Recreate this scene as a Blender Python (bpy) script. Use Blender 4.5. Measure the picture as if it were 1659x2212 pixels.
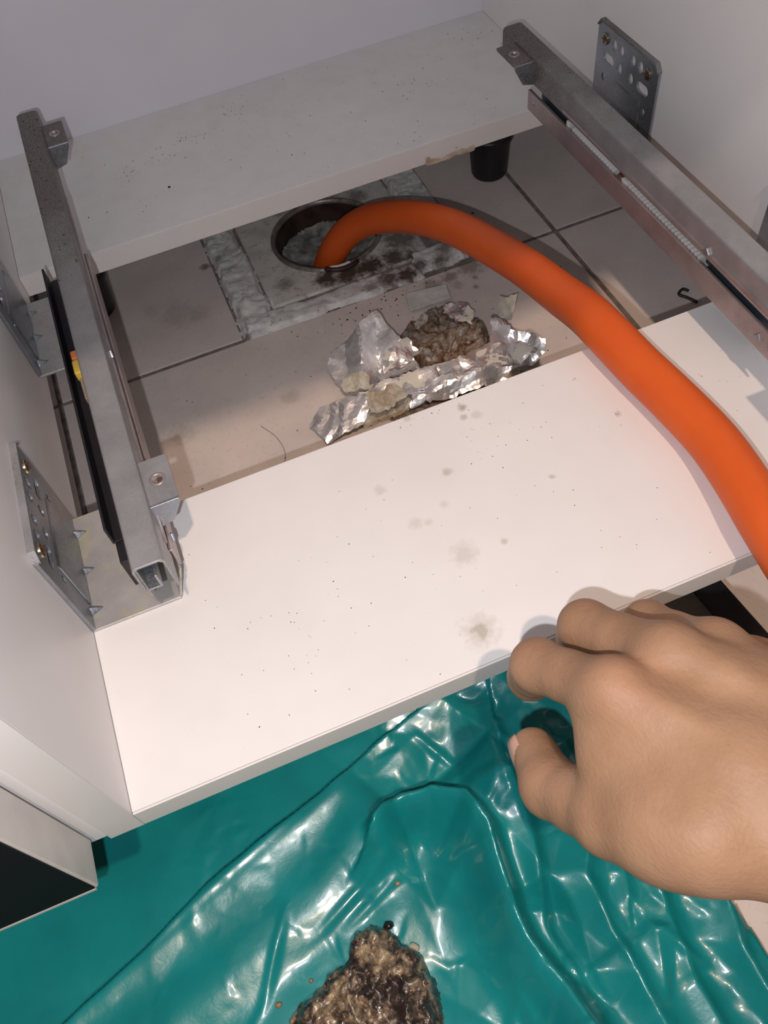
import bpy, bmesh, math, random
import numpy as np
from mathutils import Vector, Matrix, Euler
from mathutils.geometry import delaunay_2d_cdt

for o in list(bpy.data.objects):
    bpy.data.objects.remove(o, do_unlink=True)
scene = bpy.context.scene
COL = scene.collection
S = 0.001                                   # every builder below works in millimetres

# ------------------------------------------------------------------ camera
cam_d = bpy.data.cameras.new('camera')
cam = bpy.data.objects.new('camera', cam_d)
COL.objects.link(cam)
CAM = (102.53, -141.04, 360.36)
cam.location = [c * S for c in CAM]
cam.rotation_euler = (0.5930, 0.1036, -0.3776)
cam_d.sensor_fit = 'HORIZONTAL'
cam_d.sensor_width = 36.0
cam_d.lens = 36.0 * 1803.72 / 1659.0
cam_d.clip_start = 0.01
cam_d.clip_end = 50
scene.camera = cam

# ------------------------------------------------------------------ world, lights, exposure
world = bpy.data.worlds.new('world')
scene.world = world
world.use_nodes = True
bg = world.node_tree.nodes['Background']
bg.inputs['Color'].default_value = (0.80, 0.82, 0.90, 1)
bg.inputs['Strength'].default_value = 0.045

def lamp(name, loc, energy, color, radius):
    d = bpy.data.lights.new(name, 'POINT')
    d.energy = energy
    d.color = color
    d.shadow_soft_size = radius
    o = bpy.data.objects.new(name, d)
    COL.objects.link(o)
    o.location = [c * S for c in loc]
    return o
# ceiling lamp of the kitchen: warm, in front of the cabinet
lamp('ceiling_lamp_light', (190, -800, 1900), 68.0, (1.0, 0.74, 0.56), 0.028)
# the flash of the phone that took the picture, beside the lens
Rc = Euler(cam.rotation_euler).to_matrix()
fl = Vector(CAM) + Rc @ Vector((-17.0, -24.0, 3.0))
lamp('phone_flash_light', tuple(fl), 3.75, (0.95, 0.955, 1.0), 0.0025)

scene.view_settings.view_transform = 'Standard'
scene.view_settings.look = 'None'
scene.view_settings.exposure = 0.0
scene.view_settings.gamma = 1.0
scene.view_settings.use_curve_mapping = False

# ------------------------------------------------------------------ helpers
random.seed(4)
rng = np.random.default_rng(7)

class MB:
    """collects geometry in millimetres"""
    def __init__(s):
        s.v = []; s.f = []
    def add(s, vs, fs):
        b = len(s.v)
        s.v.extend([tuple(map(float, q)) for q in vs])
        s.f.extend([tuple(b + i for i in f) for f in fs])
        return s
    def box(s, x0, x1, y0, y1, z0, z1):
        vs = [(x, y, z) for z in (z0, z1) for y in (y0, y1) for x in (x0, x1)]
        return s.add(vs, [(0, 2, 3, 1), (4, 5, 7, 6), (0, 1, 5, 4), (2, 6, 7, 3), (0, 4, 6, 2), (1, 3, 7, 5)])
    def prism(s, poly, a0, a1, axis='z'):
        n = len(poly)
        def m(u, v, a):
            return {'z': (u, v, a), 'y': (u, a, v), 'x': (a, u, v)}[axis]
        vs = [m(u, v, a0) for u, v in poly] + [m(u, v, a1) for u, v in poly]
        fs = [tuple(range(n))[::-1], tuple(range(n, 2 * n))]
        fs += [(i, (i + 1) % n, n + (i + 1) % n, n + i) for i in range(n)]
        return s.add(vs, fs)
    def tube(s, path, radii, n=20, caps=True):
        P = [Vector(q) for q in path]
        if not hasattr(radii, '__len__'): radii = [radii] * len(P)
        T = []
        for i in range(len(P)):
            a = P[max(i - 1, 0)]; b = P[min(i + 1, len(P) - 1)]
            T.append((b - a).normalized())
        up = Vector((0, 0, 1))
        if abs(T[0].dot(up)) > .95: up = Vector((1, 0, 0))
        u = (up - T[0] * up.dot(T[0])).normalized()
        vs = []
        for i in range(len(P)):
            u = (u - T[i] * u.dot(T[i])).normalized()
            w = T[i].cross(u)
            for k in range(n):
                a = 2 * math.pi * k / n
                vs.append(P[i] + (u * math.cos(a) + w * math.sin(a)) * radii[i])
        fs = []
        for i in range(len(P) - 1):
            for k in range(n):
                fs.append((i * n + k, i * n + (k + 1) % n, (i + 1) * n + (k + 1) % n, (i + 1) * n + k))
        if caps:
            fs.append(tuple(range(n))[::-1]); fs.append(tuple((len(P) - 1) * n + k for k in range(n)))
        return s.add(vs, fs)
    def lathe(s, c, prof, n=48, axis='z', caps=True):
        vs = []
        for r, h in prof:
            for k in range(n):
                a = 2 * math.pi * k / n
                if axis == 'z': vs.append((c[0] + r * math.cos(a), c[1] + r * math.sin(a), c[2] + h))
                else: vs.append((c[0] + h, c[1] + r * math.cos(a), c[2] + r * math.sin(a)))
        fs = []
        for i in range(len(prof) - 1):
            for k in range(n):
                fs.append((i * n + k, i * n + (k + 1) % n, (i + 1) * n + (k + 1) % n, (i + 1) * n + k))
        if caps and prof[0][0] > 0: fs.append(tuple(range(n))[::-1])
        if caps and prof[-1][0] > 0: fs.append(tuple((len(prof) - 1) * n + k for k in range(n)))
        return s.add(vs, fs)
    def mirror_x(s, W):
        s.v = [(W - x, y, z) for x, y, z in s.v]
        return s
    def build(s, name, mat, parent=None, smooth=False, bevel=0, origin=None, recalc=True, seg=2, kind=None):
        vs = np.array(s.v, float)
        if origin is None:
            lo = vs.min(0); hi = vs.max(0)
            origin = ((lo[0] + hi[0]) / 2, (lo[1] + hi[1]) / 2, lo[2])
        org = np.array(origin, float)
        me = bpy.data.meshes.new(name)
        me.from_pydata([tuple(q) for q in (vs - org) * S], [], s.f)
        if recalc:
            bm = bmesh.new(); bm.from_mesh(me)
            bmesh.ops.recalc_face_normals(bm, faces=bm.faces)
            bm.to_mesh(me); bm.free()
        me.materials.append(mat)
        if smooth:
            me.polygons.foreach_set('use_smooth', [True] * len(me.polygons))
        o = bpy.data.objects.new(name, me)
        COL.objects.link(o)
        o.location = Vector(tuple(org * S))
        if parent is not None: attach(o, parent)
        if bevel:
            m = o.modifiers.new('bevel', 'BEVEL'); m.width = bevel * S; m.segments = seg; m.limit_method = 'ANGLE'
            m.angle_limit = math.radians(40)
            me.polygons.foreach_set('use_smooth', [True] * len(me.polygons))
            w = o.modifiers.new('wn', 'WEIGHTED_NORMAL'); w.keep_sharp = True
        if kind: o['kind'] = kind
        return o

WLOC = {}
def attach(o, parent):
    off = Vector(o.location)
    WLOC[o.name] = off
    pw = WLOC.get(parent.name, Vector(parent.location))
    o.parent = parent
    o.location = off - pw

def thing(name, label, cat, loc, group=None):
    o = bpy.data.objects.new(name, None)
    COL.objects.link(o)
    o.empty_display_size = 0.02
    o.location = [c * S for c in loc]
    o['label'] = label; o['category'] = cat
    if group: o['group'] = group
    return o
def tag(o, label, cat, group=None, kind=None):
    o['label'] = label; o['category'] = cat
    if group: o['group'] = group
    if kind: o['kind'] = kind
    return o

# ---- numpy noise
def hash2(ix, iy, seed):
    h = (ix.astype(np.int64) * 374761393 + iy.astype(np.int64) * 668265263 + seed * 1442695041) & 0x7fffffff
    h = ((h ^ (h >> 13)) * 1274126177) & 0x7fffffff
    h = h ^ (h >> 16)
    return (h & 0xffff) / 65535.0
def vnoise(x, y, sc, seed=0):
    x = np.asarray(x, float) / sc; y = np.asarray(y, float) / sc
    ix = np.floor(x); iy = np.floor(y); fx = x - ix; fy = y - iy
    fx = fx * fx * (3 - 2 * fx); fy = fy * fy * (3 - 2 * fy)
    a = hash2(ix, iy, seed); b = hash2(ix + 1, iy, seed); c = hash2(ix, iy + 1, seed); d = hash2(ix + 1, iy + 1, seed)
    return (a * (1 - fx) + b * fx) * (1 - fy) + (c * (1 - fx) + d * fx) * fy
def fbm(x, y, sc, seed=0, oct=4):
    t = 0; a = 1; n = 0
    for k in range(oct):
        t = t + a * vnoise(x, y, sc / 2 ** k, seed + 11 * k); n += a; a *= .5
    return t / n
def worley(x, y, sc, seed=0):
    x = np.asarray(x, float) / sc; y = np.asarray(y, float) / sc
    ix = np.floor(x); iy = np.floor(y); best = np.full(x.shape, 9.0)
    for dx in (-1, 0, 1):
        for dy in (-1, 0, 1):
            px = ix + dx + hash2(ix + dx, iy + dy, seed); py = iy + dy + hash2(ix + dx, iy + dy, seed + 5)
            best = np.minimum(best, (x - px) ** 2 + (y - py) ** 2)
    return np.sqrt(best)
def polydist(X, Y, pts):
    """unsigned distance, side sign (left of travel > 0) and arc parameter to a polyline"""
    best = np.full(X.shape, 1e9); sg = np.zeros(X.shape); tt = np.zeros(X.shape)
    n = len(pts) - 1
    for i in range(n):
        ax, ay = pts[i]; bx, by = pts[i + 1]
        dx, dy = bx - ax, by - ay; L = dx * dx + dy * dy
        t = np.clip(((X - ax) * dx + (Y - ay) * dy) / L, 0, 1)
        d = np.hypot(X - ax - t * dx, Y - ay - t * dy)
        m = d < best
        best = np.where(m, d, best)
        sg = np.where(m, np.sign(dx * (Y - ay) - dy * (X - ax)), sg)
        tt = np.where(m, (i + t) / n, tt)
    return best, sg, tt
def inpoly(X, Y, poly):
    r = np.zeros(X.shape, bool); n = len(poly)
    for i in range(n):
        x0, y0 = poly[i]; x1, y1 = poly[(i + 1) % n]
        if y0 == y1: continue
        c = ((y0 > Y) != (y1 > Y)) & (X < (x1 - x0) * (Y - y0) / (y1 - y0) + x0)
        r ^= c
    return r
def facets(X, Y, pts, hts):
    """piecewise linear interpolation over the Delaunay triangles of pts: crumpled plastic"""
    vo, eo, fo, *_ = delaunay_2d_cdt([Vector(q) for q in pts], [], [], 0, 1e-6)
    H = np.zeros(X.shape)
    hs = list(hts) + [0] * (len(vo) - len(hts))
    x0 = X[0, 0]; y0 = Y[0, 0]; sx = X[0, 1] - X[0, 0]; sy = Y[1, 0] - Y[0, 0]
    for f in fo:
        a, b, c = [vo[i] for i in f]
        mx = min(a.x, b.x, c.x); Mx = max(a.x, b.x, c.x); my = min(a.y, b.y, c.y); My = max(a.y, b.y, c.y)
        i0 = max(int((mx - x0) / sx), 0); i1 = min(int((Mx - x0) / sx) + 2, X.shape[1])
        j0 = max(int((my - y0) / sy), 0); j1 = min(int((My - y0) / sy) + 2, X.shape[0])
        if i1 <= i0 or j1 <= j0: continue
        xx = X[j0:j1, i0:i1]; yy = Y[j0:j1, i0:i1]
        D = (b.y - c.y) * (a.x - c.x) + (c.x - b.x) * (a.y - c.y)
        if abs(D) < 1e-9: continue
        u = ((b.y - c.y) * (xx - c.x) + (c.x - b.x) * (yy - c.y)) / D
        v = ((c.y - a.y) * (xx - c.x) + (a.x - c.x) * (yy - c.y)) / D
        w = 1 - u - v
        m = (u >= -1e-6) & (v >= -1e-6) & (w >= -1e-6)
        hh = u * hs[f[0]] + v * hs[f[1]] + w * hs[f[2]]
        H[j0:j1, i0:i1] = np.where(m, hh, H[j0:j1, i0:i1])
    return H
def smooth2(H, it=1):
    for _ in range(it):
        P = np.pad(H, 1, mode='edge')
        H = (4 * H + P[:-2, 1:-1] + P[2:, 1:-1] + P[1:-1, :-2] + P[1:-1, 2:]) / 8
    return H

def catmull(pts, per=8):
    P = [Vector(q) for q in pts]
    P = [P[0] * 2 - P[1]] + P + [P[-1] * 2 - P[-2]]
    out = []
    for i in range(1, len(P) - 2):
        a, b, c, d = P[i - 1:i + 3]
        for k in range(per):
            t = k / per
            out.append(.5 * ((2 * b) + (c - a) * t + (2 * a - 5 * b + 4 * c - d) * t * t + (3 * b - a - 3 * c + d) * t ** 3))
    out.append(P[-2])
    return out

def circle(cx, cy, r, n=16, sy=1.0):
    return [(cx + r * math.cos(2 * math.pi * k / n), cy + r * sy * math.sin(2 * math.pi * k / n)) for k in range(n)]
def slot(cx, cy, L, r, n=8):
    h = L / 2 - r; q = []
    for k in range(n + 1):
        a = -math.pi / 2 + math.pi * k / n; q.append((cx + h + r * math.cos(a), cy + r * math.sin(a)))
    for k in range(n + 1):
        a = math.pi / 2 + math.pi * k / n; q.append((cx - h + r * math.cos(a), cy + r * math.sin(a)))
    return q
def plate(mb, outer, holes, fn0, fn1):
    """solid sheet with through holes; fn0/fn1 map (u,v) to the two faces"""
    pts = list(outer); edges = []
    loops = [list(range(len(outer)))]
    for h in holes:
        b = len(pts); pts += h; loops.append(list(range(b, b + len(h))))
    for lp in loops:
        edges += [(lp[i], lp[(i + 1) % len(lp)]) for i in range(len(lp))]
    vo, eo, fo, *_ = delaunay_2d_cdt([Vector(q) for q in pts], edges, [], 1, 1e-7)
    keep = []
    A = [np.array(h) for h in holes]
    for f in fo:
        c = sum((vo[i] for i in f), Vector((0, 0))) / len(f)
        if not inpoly(np.array([c.x]), np.array([c.y]), outer)[0]: continue
        if any(inpoly(np.array([c.x]), np.array([c.y]), h)[0] for h in holes): continue
        keep.append(tuple(f))
    n = len(vo)
    vs = [fn0(v.x, v.y) for v in vo] + [fn1(v.x, v.y) for v in vo]
    fs = keep + [tuple(n + i for i in f[::-1]) for f in keep]
    cnt = {}
    for f in keep:
        for i in range(len(f)):
            e = (f[i], f[(i + 1) % len(f)])
            cnt[e] = 1
    for (a, b) in list(cnt):
        if (b, a) not in cnt: fs.append((b, a, n + a, n + b))
    return mb.add(vs, fs)

# ------------------------------------------------------------------ materials
def newmat(name):
    m = bpy.data.materials.new(name); m.use_nodes = True
    nt = m.node_tree
    b = nt.nodes['Principled BSDF']
    return m, nt, b
def N(nt, t, **kw):
    n = nt.nodes.new(t)
    for k, v in kw.items():
        if k in n.inputs: n.inputs[k].default_value = v
        else: setattr(n, k, v)
    return n
def geo_pos(nt, scale=1000.0):
    g = N(nt, 'ShaderNodeNewGeometry')
    m = N(nt, 'ShaderNodeVectorMath', operation='SCALE'); m.inputs['Scale'].default_value = scale
    nt.links.new(g.outputs['Position'], m.inputs[0])
    return m.outputs[0]                        # world position in millimetres
def noise(nt, vec, scale, detail=4, rough=.55, dist=0.0):
    n = N(nt, 'ShaderNodeTexNoise'); n.inputs['Scale'].default_value = scale
    n.inputs['Detail'].default_value = detail; n.inputs['Roughness'].default_value = rough
    n.inputs['Distortion'].default_value = dist
    nt.links.new(vec, n.inputs['Vector']); return n.outputs['Fac']
def ramp(nt, fac, a, b, lo=0.0, hi=1.0):
    m = N(nt, 'ShaderNodeMapRange'); m.clamp = True
    m.inputs[1].default_value = a; m.inputs[2].default_value = b; m.inputs[3].default_value = lo; m.inputs[4].default_value = hi
    nt.links.new(fac, m.inputs[0]); return m.outputs[0]
def math_(nt, op, a, b):
    m = N(nt, 'ShaderNodeMath', operation=op)
    for i, q in enumerate((a, b)):
        if isinstance(q, (int, float)): m.inputs[i].default_value = q
        else: nt.links.new(q, m.inputs[i])
    return m.outputs[0]
def mixc(nt, fac, a, b):
    m = N(nt, 'ShaderNodeMix', data_type='RGBA')
    if isinstance(fac, (int, float)): m.inputs['Factor'].default_value = fac
    else: nt.links.new(fac, m.inputs['Factor'])
    for idx, q in ((6, a), (7, b)):
        if isinstance(q, tuple): m.inputs[idx].default_value = (*q, 1)
        else: nt.links.new(q, m.inputs[idx])
    return m.outputs[2]
def bump(nt, b, h, strength=.3, dist=.001):
    n = N(nt, 'ShaderNodeBump'); n.inputs['Strength'].default_value = strength; n.inputs['Distance'].default_value = dist
    nt.links.new(h, n.inputs['Height']); nt.links.new(n.outputs['Normal'], b.inputs['Normal'])
def setp(b, **kw):
    names = {'rough': 'Roughness', 'metal': 'Metallic', 'spec': 'Specular IOR Level', 'coat': 'Coat Weight', 'coatr': 'Coat Roughness',
             'sss': 'Subsurface Weight', 'trans': 'Transmission Weight', 'ior': 'IOR', 'alpha': 'Alpha'}
    for k, v in kw.items(): b.inputs[names[k]].default_value = v
def col(b, c): b.inputs['Base Color'].default_value = (*c, 1)
def spots(nt, pos, lst, wob=.25):
    """max over soft irregular blobs: lst of (x,y,r) or (x,y,r,strength) in mm on the xy plane"""
    nz = noise(nt, pos, 0.22, 4)
    flat = N(nt, 'ShaderNodeVectorMath', operation='MULTIPLY'); flat.inputs[1].default_value = (1, 1, 0)
    nt.links.new(pos, flat.inputs[0])
    acc = None
    for q in lst:
        x, y, r = q[:3]; st = q[3] if len(q) > 3 else 1.0
        d = N(nt, 'ShaderNodeVectorMath', operation='DISTANCE'); d.inputs[1].default_value = (x, y, 0)
        nt.links.new(flat.outputs[0], d.inputs[0])
        dn = math_(nt, 'DIVIDE', d.outputs['Value'], r)
        dn = math_(nt, 'ADD', dn, math_(nt, 'MULTIPLY', math_(nt, 'SUBTRACT', nz, .5), 1.5))
        s = ramp(nt, dn, .35, 1.0, st, 0.0)
        acc = s if acc is None else math_(nt, 'MAXIMUM', acc, s)
    return acc

def mat_melamine(name, base, dust=0.0, stains=None, rough=.38):
    m, nt, b = newmat(name); pos = geo_pos(nt)
    c = mixc(nt, ramp(nt, noise(nt, pos, .012, 3), .35, .7), base, tuple(v * .95 for v in base))
    if dust:
        sp = ramp(nt, noise(nt, pos, 1.1, 2, .6), .68, .74)
        cl = ramp(nt, noise(nt, pos, .03, 3), .40, .66)
        f = math_(nt, 'MULTIPLY', math_(nt, 'MULTIPLY', sp, cl), dust)
        c = mixc(nt, f, c, (.16, .13, .10))
        f2 = math_(nt, 'MULTIPLY', ramp(nt, noise(nt, pos, .05, 4), .45, .75), dust * .16)
        c = mixc(nt, f2, c, (.50, .47, .41))
    if stains:
        c = mixc(nt, spots(nt, pos, stains), c, (.44, .40, .32))
    nt.links.new(c, b.inputs['Base Color']); setp(b, rough=rough, spec=.35)
    bump(nt, b, noise(nt, pos, 1.5, 2), .03, .0002)
    return m

def mat_steel(name, base=(.52, .53, .55), dust=.5, metal=.75, rough=.38, yellow=False, rear=False):
    m, nt, b = newmat(name); pos = geo_pos(nt)
    n1 = noise(nt, pos, .06, 4)
    c = mixc(nt, ramp(nt, n1, .35, .7), base, tuple(v * .78 for v in base))
    n2 = noise(nt, pos, .9, 3, .65)
    dmask = math_(nt, 'MULTIPLY', ramp(nt, n2, .42, .64), dust)
    cl = ramp(nt, noise(nt, pos, .022, 3), .36, .66)
    dmask = math_(nt, 'MULTIPLY', dmask, cl)
    if rear:                                   # years of crumbs gathered on the rear ends of the runners
        sep = N(nt, 'ShaderNodeSeparateXYZ'); nt.links.new(pos, sep.inputs[0])
        far = ramp(nt, math_(nt, 'ADD', sep.outputs['Y'], math_(nt, 'MULTIPLY', noise(nt, pos, .03, 3), 120)), 230, 420)
        dmask = math_(nt, 'MAXIMUM', dmask, math_(nt, 'MULTIPLY', far, ramp(nt, n2, .25, .55, .55, 1.0)))
    c = mixc(nt, dmask, c, (.105, .092, .078))
    if yellow:
        c = mixc(nt, math_(nt, 'MULTIPLY', ramp(nt, noise(nt, pos, .09, 3), .52, .62), .5), c, (.60, .56, .36))
    nt.links.new(c, b.inputs['Base Color'])
    nt.links.new(ramp(nt, dmask, 0, .6, metal, .1), b.inputs['Metallic'])
    nt.links.new(ramp(nt, n2, .3, .7, rough - .06, rough + .14), b.inputs['Roughness'])
    bump(nt, b, n2, .06, .0003)
    return m

def mat_plain(name, c, rough=.5, metal=0, var=.12, sc=.05, spec=.5, bumps=0.0, bsc=.5, coat=0):
    m, nt, b = newmat(name); pos = geo_pos(nt)
    cc = mixc(nt, ramp(nt, noise(nt, pos, sc, 4), .35, .65), c, tuple(v * (1 - var) for v in c))
    nt.links.new(cc, b.inputs['Base Color']); setp(b, rough=rough, metal=metal, spec=spec, coat=coat)
    if bumps: bump(nt, b, noise(nt, pos, bsc, 4), bumps, .001)
    return m

M = {}
FRONT_STAINS = [(224, 147, 3.6, .9), (222, 140, 2.6, .6), (229, 138, 4.2, .3), (198, 109, 3.6, .55), (185, 59, 8.5, .32), (174, 17, 6.5, .75), (174, 17, 11, .35),
                (206, 57, 2.2, .5), (161, 114, 4, .30), (170, 86, 4.5, .28), (176, 84, 3, .25), (188, 90, 3.2, .26), (246, 82, 2.0, .5), (298, 104, 2.6, .5), (193, 153, 3, .4)]
M['white'] = mat_melamine('white_melamine', (.86, .835, .825))
M['white_front'] = mat_melamine('white_melamine_front', (.86, .835, .825), .25, FRONT_STAINS)
M['white_rear'] = mat_melamine('white_melamine_rear_dusty', (.80, .79, .77), 1.0)
M['edge'] = mat_melamine('white_edge_band', (.82, .79, .77))
M['backwall'] = mat_melamine('white_back_panel', (.80, .78, .84))
M['steel'] = mat_steel('galvanised_steel_dusty', (.44, .445, .46), .75, .6, .40, rear=True)
M['steel_clean'] = mat_steel('galvanised_steel_inner', (.50, .42, .42), .25, .7, .34)
M['steel_bracket'] = mat_steel('zinc_bracket_steel', (.42, .45, .50), .30, .85, .30)
M['steel_plate'] = mat_steel('zinc_bracket_foot', (.60, .58, .57), .35, .45, .36, True)
M['steel_shade'] = mat_plain('rail_steel_painted_shade', (.028, .025, .03), .5, .4)  # near-black colour stands in for the shade beneath the upper rail
M['navy'] = mat_plain('blued_inner_rail', (.10, .125, .16), .35, .6)
M['rack'] = mat_plain('white_nylon', (.72, .72, .70), .45)
M['brass'] = mat_plain('brass_screw', (.42, .37, .25), .25, .9)
M['bronze'] = mat_plain('brown_pin', (.16, .06, .04), .4, .2)
M['black'] = mat_plain('black_plastic', (.012, .011, .014), .42)
M['orange_clip'] = mat_plain('orange_plastic', (.80, .22, .06), .45)
M['yellow_clip'] = mat_plain('yellow_plastic', (.80, .55, .08), .45)
M['clear_clip'] = mat_plain('amber_clear_plastic', (.30, .24, .17), .2)
M['gap'] = mat_plain('dark_gap', (.02, .018, .018), .9)

def mat_tile():
    m, nt, b = newmat('floor_tile'); pos = geo_pos(nt)
    c = mixc(nt, ramp(nt, noise(nt, pos, .02, 5), .35, .68), (.80, .70, .645), (.69, .60, .56))
    c = mixc(nt, math_(nt, 'MULTIPLY', ramp(nt, noise(nt, pos, .30, 4, .6), .58, .72), .30), c, (.42, .36, .31))
    br = spots(nt, pos, [(89, 456, 20, .20), (105, 448, 14, .22), (128, 505, 6, .8), (70, 470, 12, .15), (337, 375, 3.5, .6), (333, 364, 3.2, .6), (320, 374, 7, .35), (318, 386, 9, .6),
                         (340, 392, 16, .55), (366, 395, 10, .35), (300, 384, 10, .5), (150, 318, 10, .22), (60, 320, 14, .2)])
    c = mixc(nt, br, c, (.12, .085, .06))
    nt.links.new(c, b.inputs['Base Color']); setp(b, rough=.42, spec=.35)
    bump(nt, b, noise(nt, pos, .8, 3), .08, .0004)
    return m
M['tile'] = mat_tile()
M['grout'] = mat_plain('dirty_grout', (.30, .25, .22), .9, 0, .5, .12, bumps=.3)

def mat_drainplate():
    m, nt, b = newmat('dirty_drain_plate'); pos = geo_pos(nt)
    c = mixc(nt, ramp(nt, noise(nt, pos, .05, 5), .35, .68), (.74, .71, .66), (.58, .55, .50))
    gr = math_(nt, 'MULTIPLY', ramp(nt, noise(nt, pos, .16, 5, .65), .54, .70), .6)
    c = mixc(nt, gr, c, (.17, .14, .11))
    br = spots(nt, pos, [(242, 432, 20, .95), (222, 434, 14, .95), (262, 430, 18, .95), (285, 432, 16, .9), (300, 452, 22, .75), (296, 470, 18, .6), (300, 425, 12, .9),
                         (262, 408, 15, .85), (282, 405, 12, .9), (278, 415, 14, .95), (285, 530, 14, .6), (262, 548, 16, .5), (212, 548, 12, .5), (186, 445, 10, .5), (305, 500, 10, .6)])
    c = mixc(nt, br, c, (.055, .033, .022))
    nt.links.new(c, b.inputs['Base Color']); setp(b, rough=.5, spec=.4)
    bump(nt, b, noise(nt, pos, .35, 5), .25, .001)
    return m
M['drainplate'] = mat_drainplate()
def mat_sealant():
    m, nt, b = newmat('white_silver_sealant_tape'); pos = geo_pos(nt)
    c = mixc(nt, ramp(nt, noise(nt, pos, .06, 5, .6, .6), .38, .66), (.88, .87, .83), (.64, .62, .61))
    c = mixc(nt, math_(nt, 'MULTIPLY', ramp(nt, noise(nt, pos, .22, 4), .60, .70), .6), c, (.16, .12, .09))
    br = spots(nt, pos, [(286, 404, 14, .95), (270, 406, 13, .9), (300, 410, 10, .8), (318, 405, 10, .8), (328, 418, 11, .7), (138, 398, 4, .8), (142, 505, 5, .5), (252, 402, 8, .6)])
    c = mixc(nt, br, c, (.075, .042, .026))
    nt.links.new(c, b.inputs['Base Color']); setp(b, rough=.38, spec=.5)
    bump(nt, b, noise(nt, pos, .25, 5, .6, .8), .5, .0015)
    return m
M['sealant'] = mat_sealant()
M['rim'] = mat_plain('stained_rim', (.36, .31, .27), .35, .4, .5, .12, bumps=.3)
M['pipe'] = mat_plain('rusty_pipe', (.085, .045, .035), .5, .2, .6, .08, bumps=.5)
M['scum'] = mat_plain('greasy_scum', (.46, .45, .41), .28, 0, .7, .09, bumps=1.0, bsc=.22, coat=.4)
def mat_hose():
    m, nt, b = newmat('orange_hose'); pos = geo_pos(nt)
    c = mixc(nt, ramp(nt, noise(nt, pos, .03, 3), .35, .68), (.76, .122, .018), (.71, .106, .015))
    c = mixc(nt, math_(nt, 'MULTIPLY', ramp(nt, noise(nt, pos, .45, 3), .70, .78), .12), c, (.85, .45, .30))
    nt.links.new(c, b.inputs['Base Color']); setp(b, rough=.46, spec=.35)
    bump(nt, b, noise(nt, pos, 1.5, 2), .04, .0003)
    return m
M['hose'] = mat_hose()
def mat_foil(name, th):
    m, nt, b = newmat(name); pos = geo_pos(nt)
    n = noise(nt, pos, .10, 4, .6, .5)
    c = mixc(nt, ramp(nt, n, .40, .62), (.92, .90, .90), (.70, .67, .66))
    cr = ramp(nt, noise(nt, pos, .075, 4, .6, .8), th, th + .05)
    c = mixc(nt, cr, c, (.70, .65, .56))
    nt.links.new(c, b.inputs['Base Color'])
    nt.links.new(ramp(nt, cr, 0, 1, .82, 0), b.inputs['Metallic'])
    nt.links.new(ramp(nt, cr, 0, 1, .27, .6), b.inputs['Roughness'])
    bump(nt, b, noise(nt, pos, .14, 3, .5, .6), .16, .0015)
    return m
M['foil'] = mat_foil('aluminium_foil_tape', .66)
M['foil_putty'] = mat_foil('putty_smeared_foil', .49)
def mat_putty():
    m, nt, b = newmat('cream_adhesive_putty'); pos = geo_pos(nt)
    c = mixc(nt, ramp(nt, noise(nt, pos, .12, 5, .6, .5), .40, .62), (.66, .62, .53), (.46, .41, .32))
    c = mixc(nt, spots(nt, pos, [(212, 272, 20, .65), (225, 280, 14, .5), (240, 268, 12, .6), (268, 264, 12, .8), (290, 264, 12, .7)]), c, (.30, .20, .10))
    nt.links.new(c, b.inputs['Base Color']); setp(b, rough=.42, spec=.5)
    bump(nt, b, noise(nt, pos, .35, 5, .6, .5), .6, .0015)
    return m
M['putty'] = mat_putty()
def mat_lump():
    m, nt, b = newmat('brown_stained_grease'); pos = geo_pos(nt)
    n = noise(nt, pos, .085, 5, .65, 1.2)
    r = N(nt, 'ShaderNodeValToRGB'); nt.links.new(n, r.inputs['Fac'])
    e = r.color_ramp.elements; e[0].position = .34; e[0].color = (.05, .028, .018, 1); e[1].position = .68; e[1].color = (.50, .45, .38, 1)
    for ps, cc in ((.43, (.15, .08, .045, 1)), (.50, (.26, .17, .11, 1)), (.56, (.22, .20, .185, 1))):
        q = e.new(ps); q.color = cc
    nt.links.new(r.outputs['Color'], b.inputs['Base Color']); setp(b, rough=.25, spec=.6, coat=.35)
    bump(nt, b, noise(nt, pos, .25, 5, .6, .8), .8, .002)
    return m
M['lump'] = mat_lump()
def mat_bag():
    m, nt, b = newmat('teal_plastic_film'); pos = geo_pos(nt)
    c = mixc(nt, ramp(nt, noise(nt, pos, .02, 3), .35, .68), (.007, .265, .27), (.005, .21, .215))
    nt.links.new(c, b.inputs['Base Color'])
    setp(b, rough=.33, spec=.45, coat=.40, coatr=.10)
    bump(nt, b, noise(nt, pos, .25, 3, .6, .5), .10, .0012)
    return m
M['bag'] = mat_bag()
def mat_sludge():
    m, nt, b = newmat('wet_grease_sludge'); pos = geo_pos(nt)
    n = math_(nt, 'ADD', math_(nt, 'MULTIPLY', noise(nt, pos, .07, 4, .6, .6), .62), math_(nt, 'MULTIPLY', noise(nt, pos, .28, 4, .65, .3), .38))
    r = N(nt, 'ShaderNodeValToRGB'); nt.links.new(n, r.inputs['Fac'])
    e = r.color_ramp.elements; e[0].position = .42; e[0].color = (.022, .013, .010, 1); e[1].position = .66; e[1].color = (.55, .43, .28, 1)
    for ps, cc in ((.475, (.055, .036, .028, 1)), (.53, (.19, .13, .082, 1)), (.59, (.40, .29, .175, 1))):
        q = e.new(ps); q.color = cc
    nt.links.new(r.outputs['Color'], b.inputs['Base Color']); setp(b, rough=.22, spec=.6, coat=.5, coatr=.1)
    bump(nt, b, noise(nt, pos, .5, 4, .6), .5, .0015)
    return m
M['sludge'] = mat_sludge()
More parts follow.
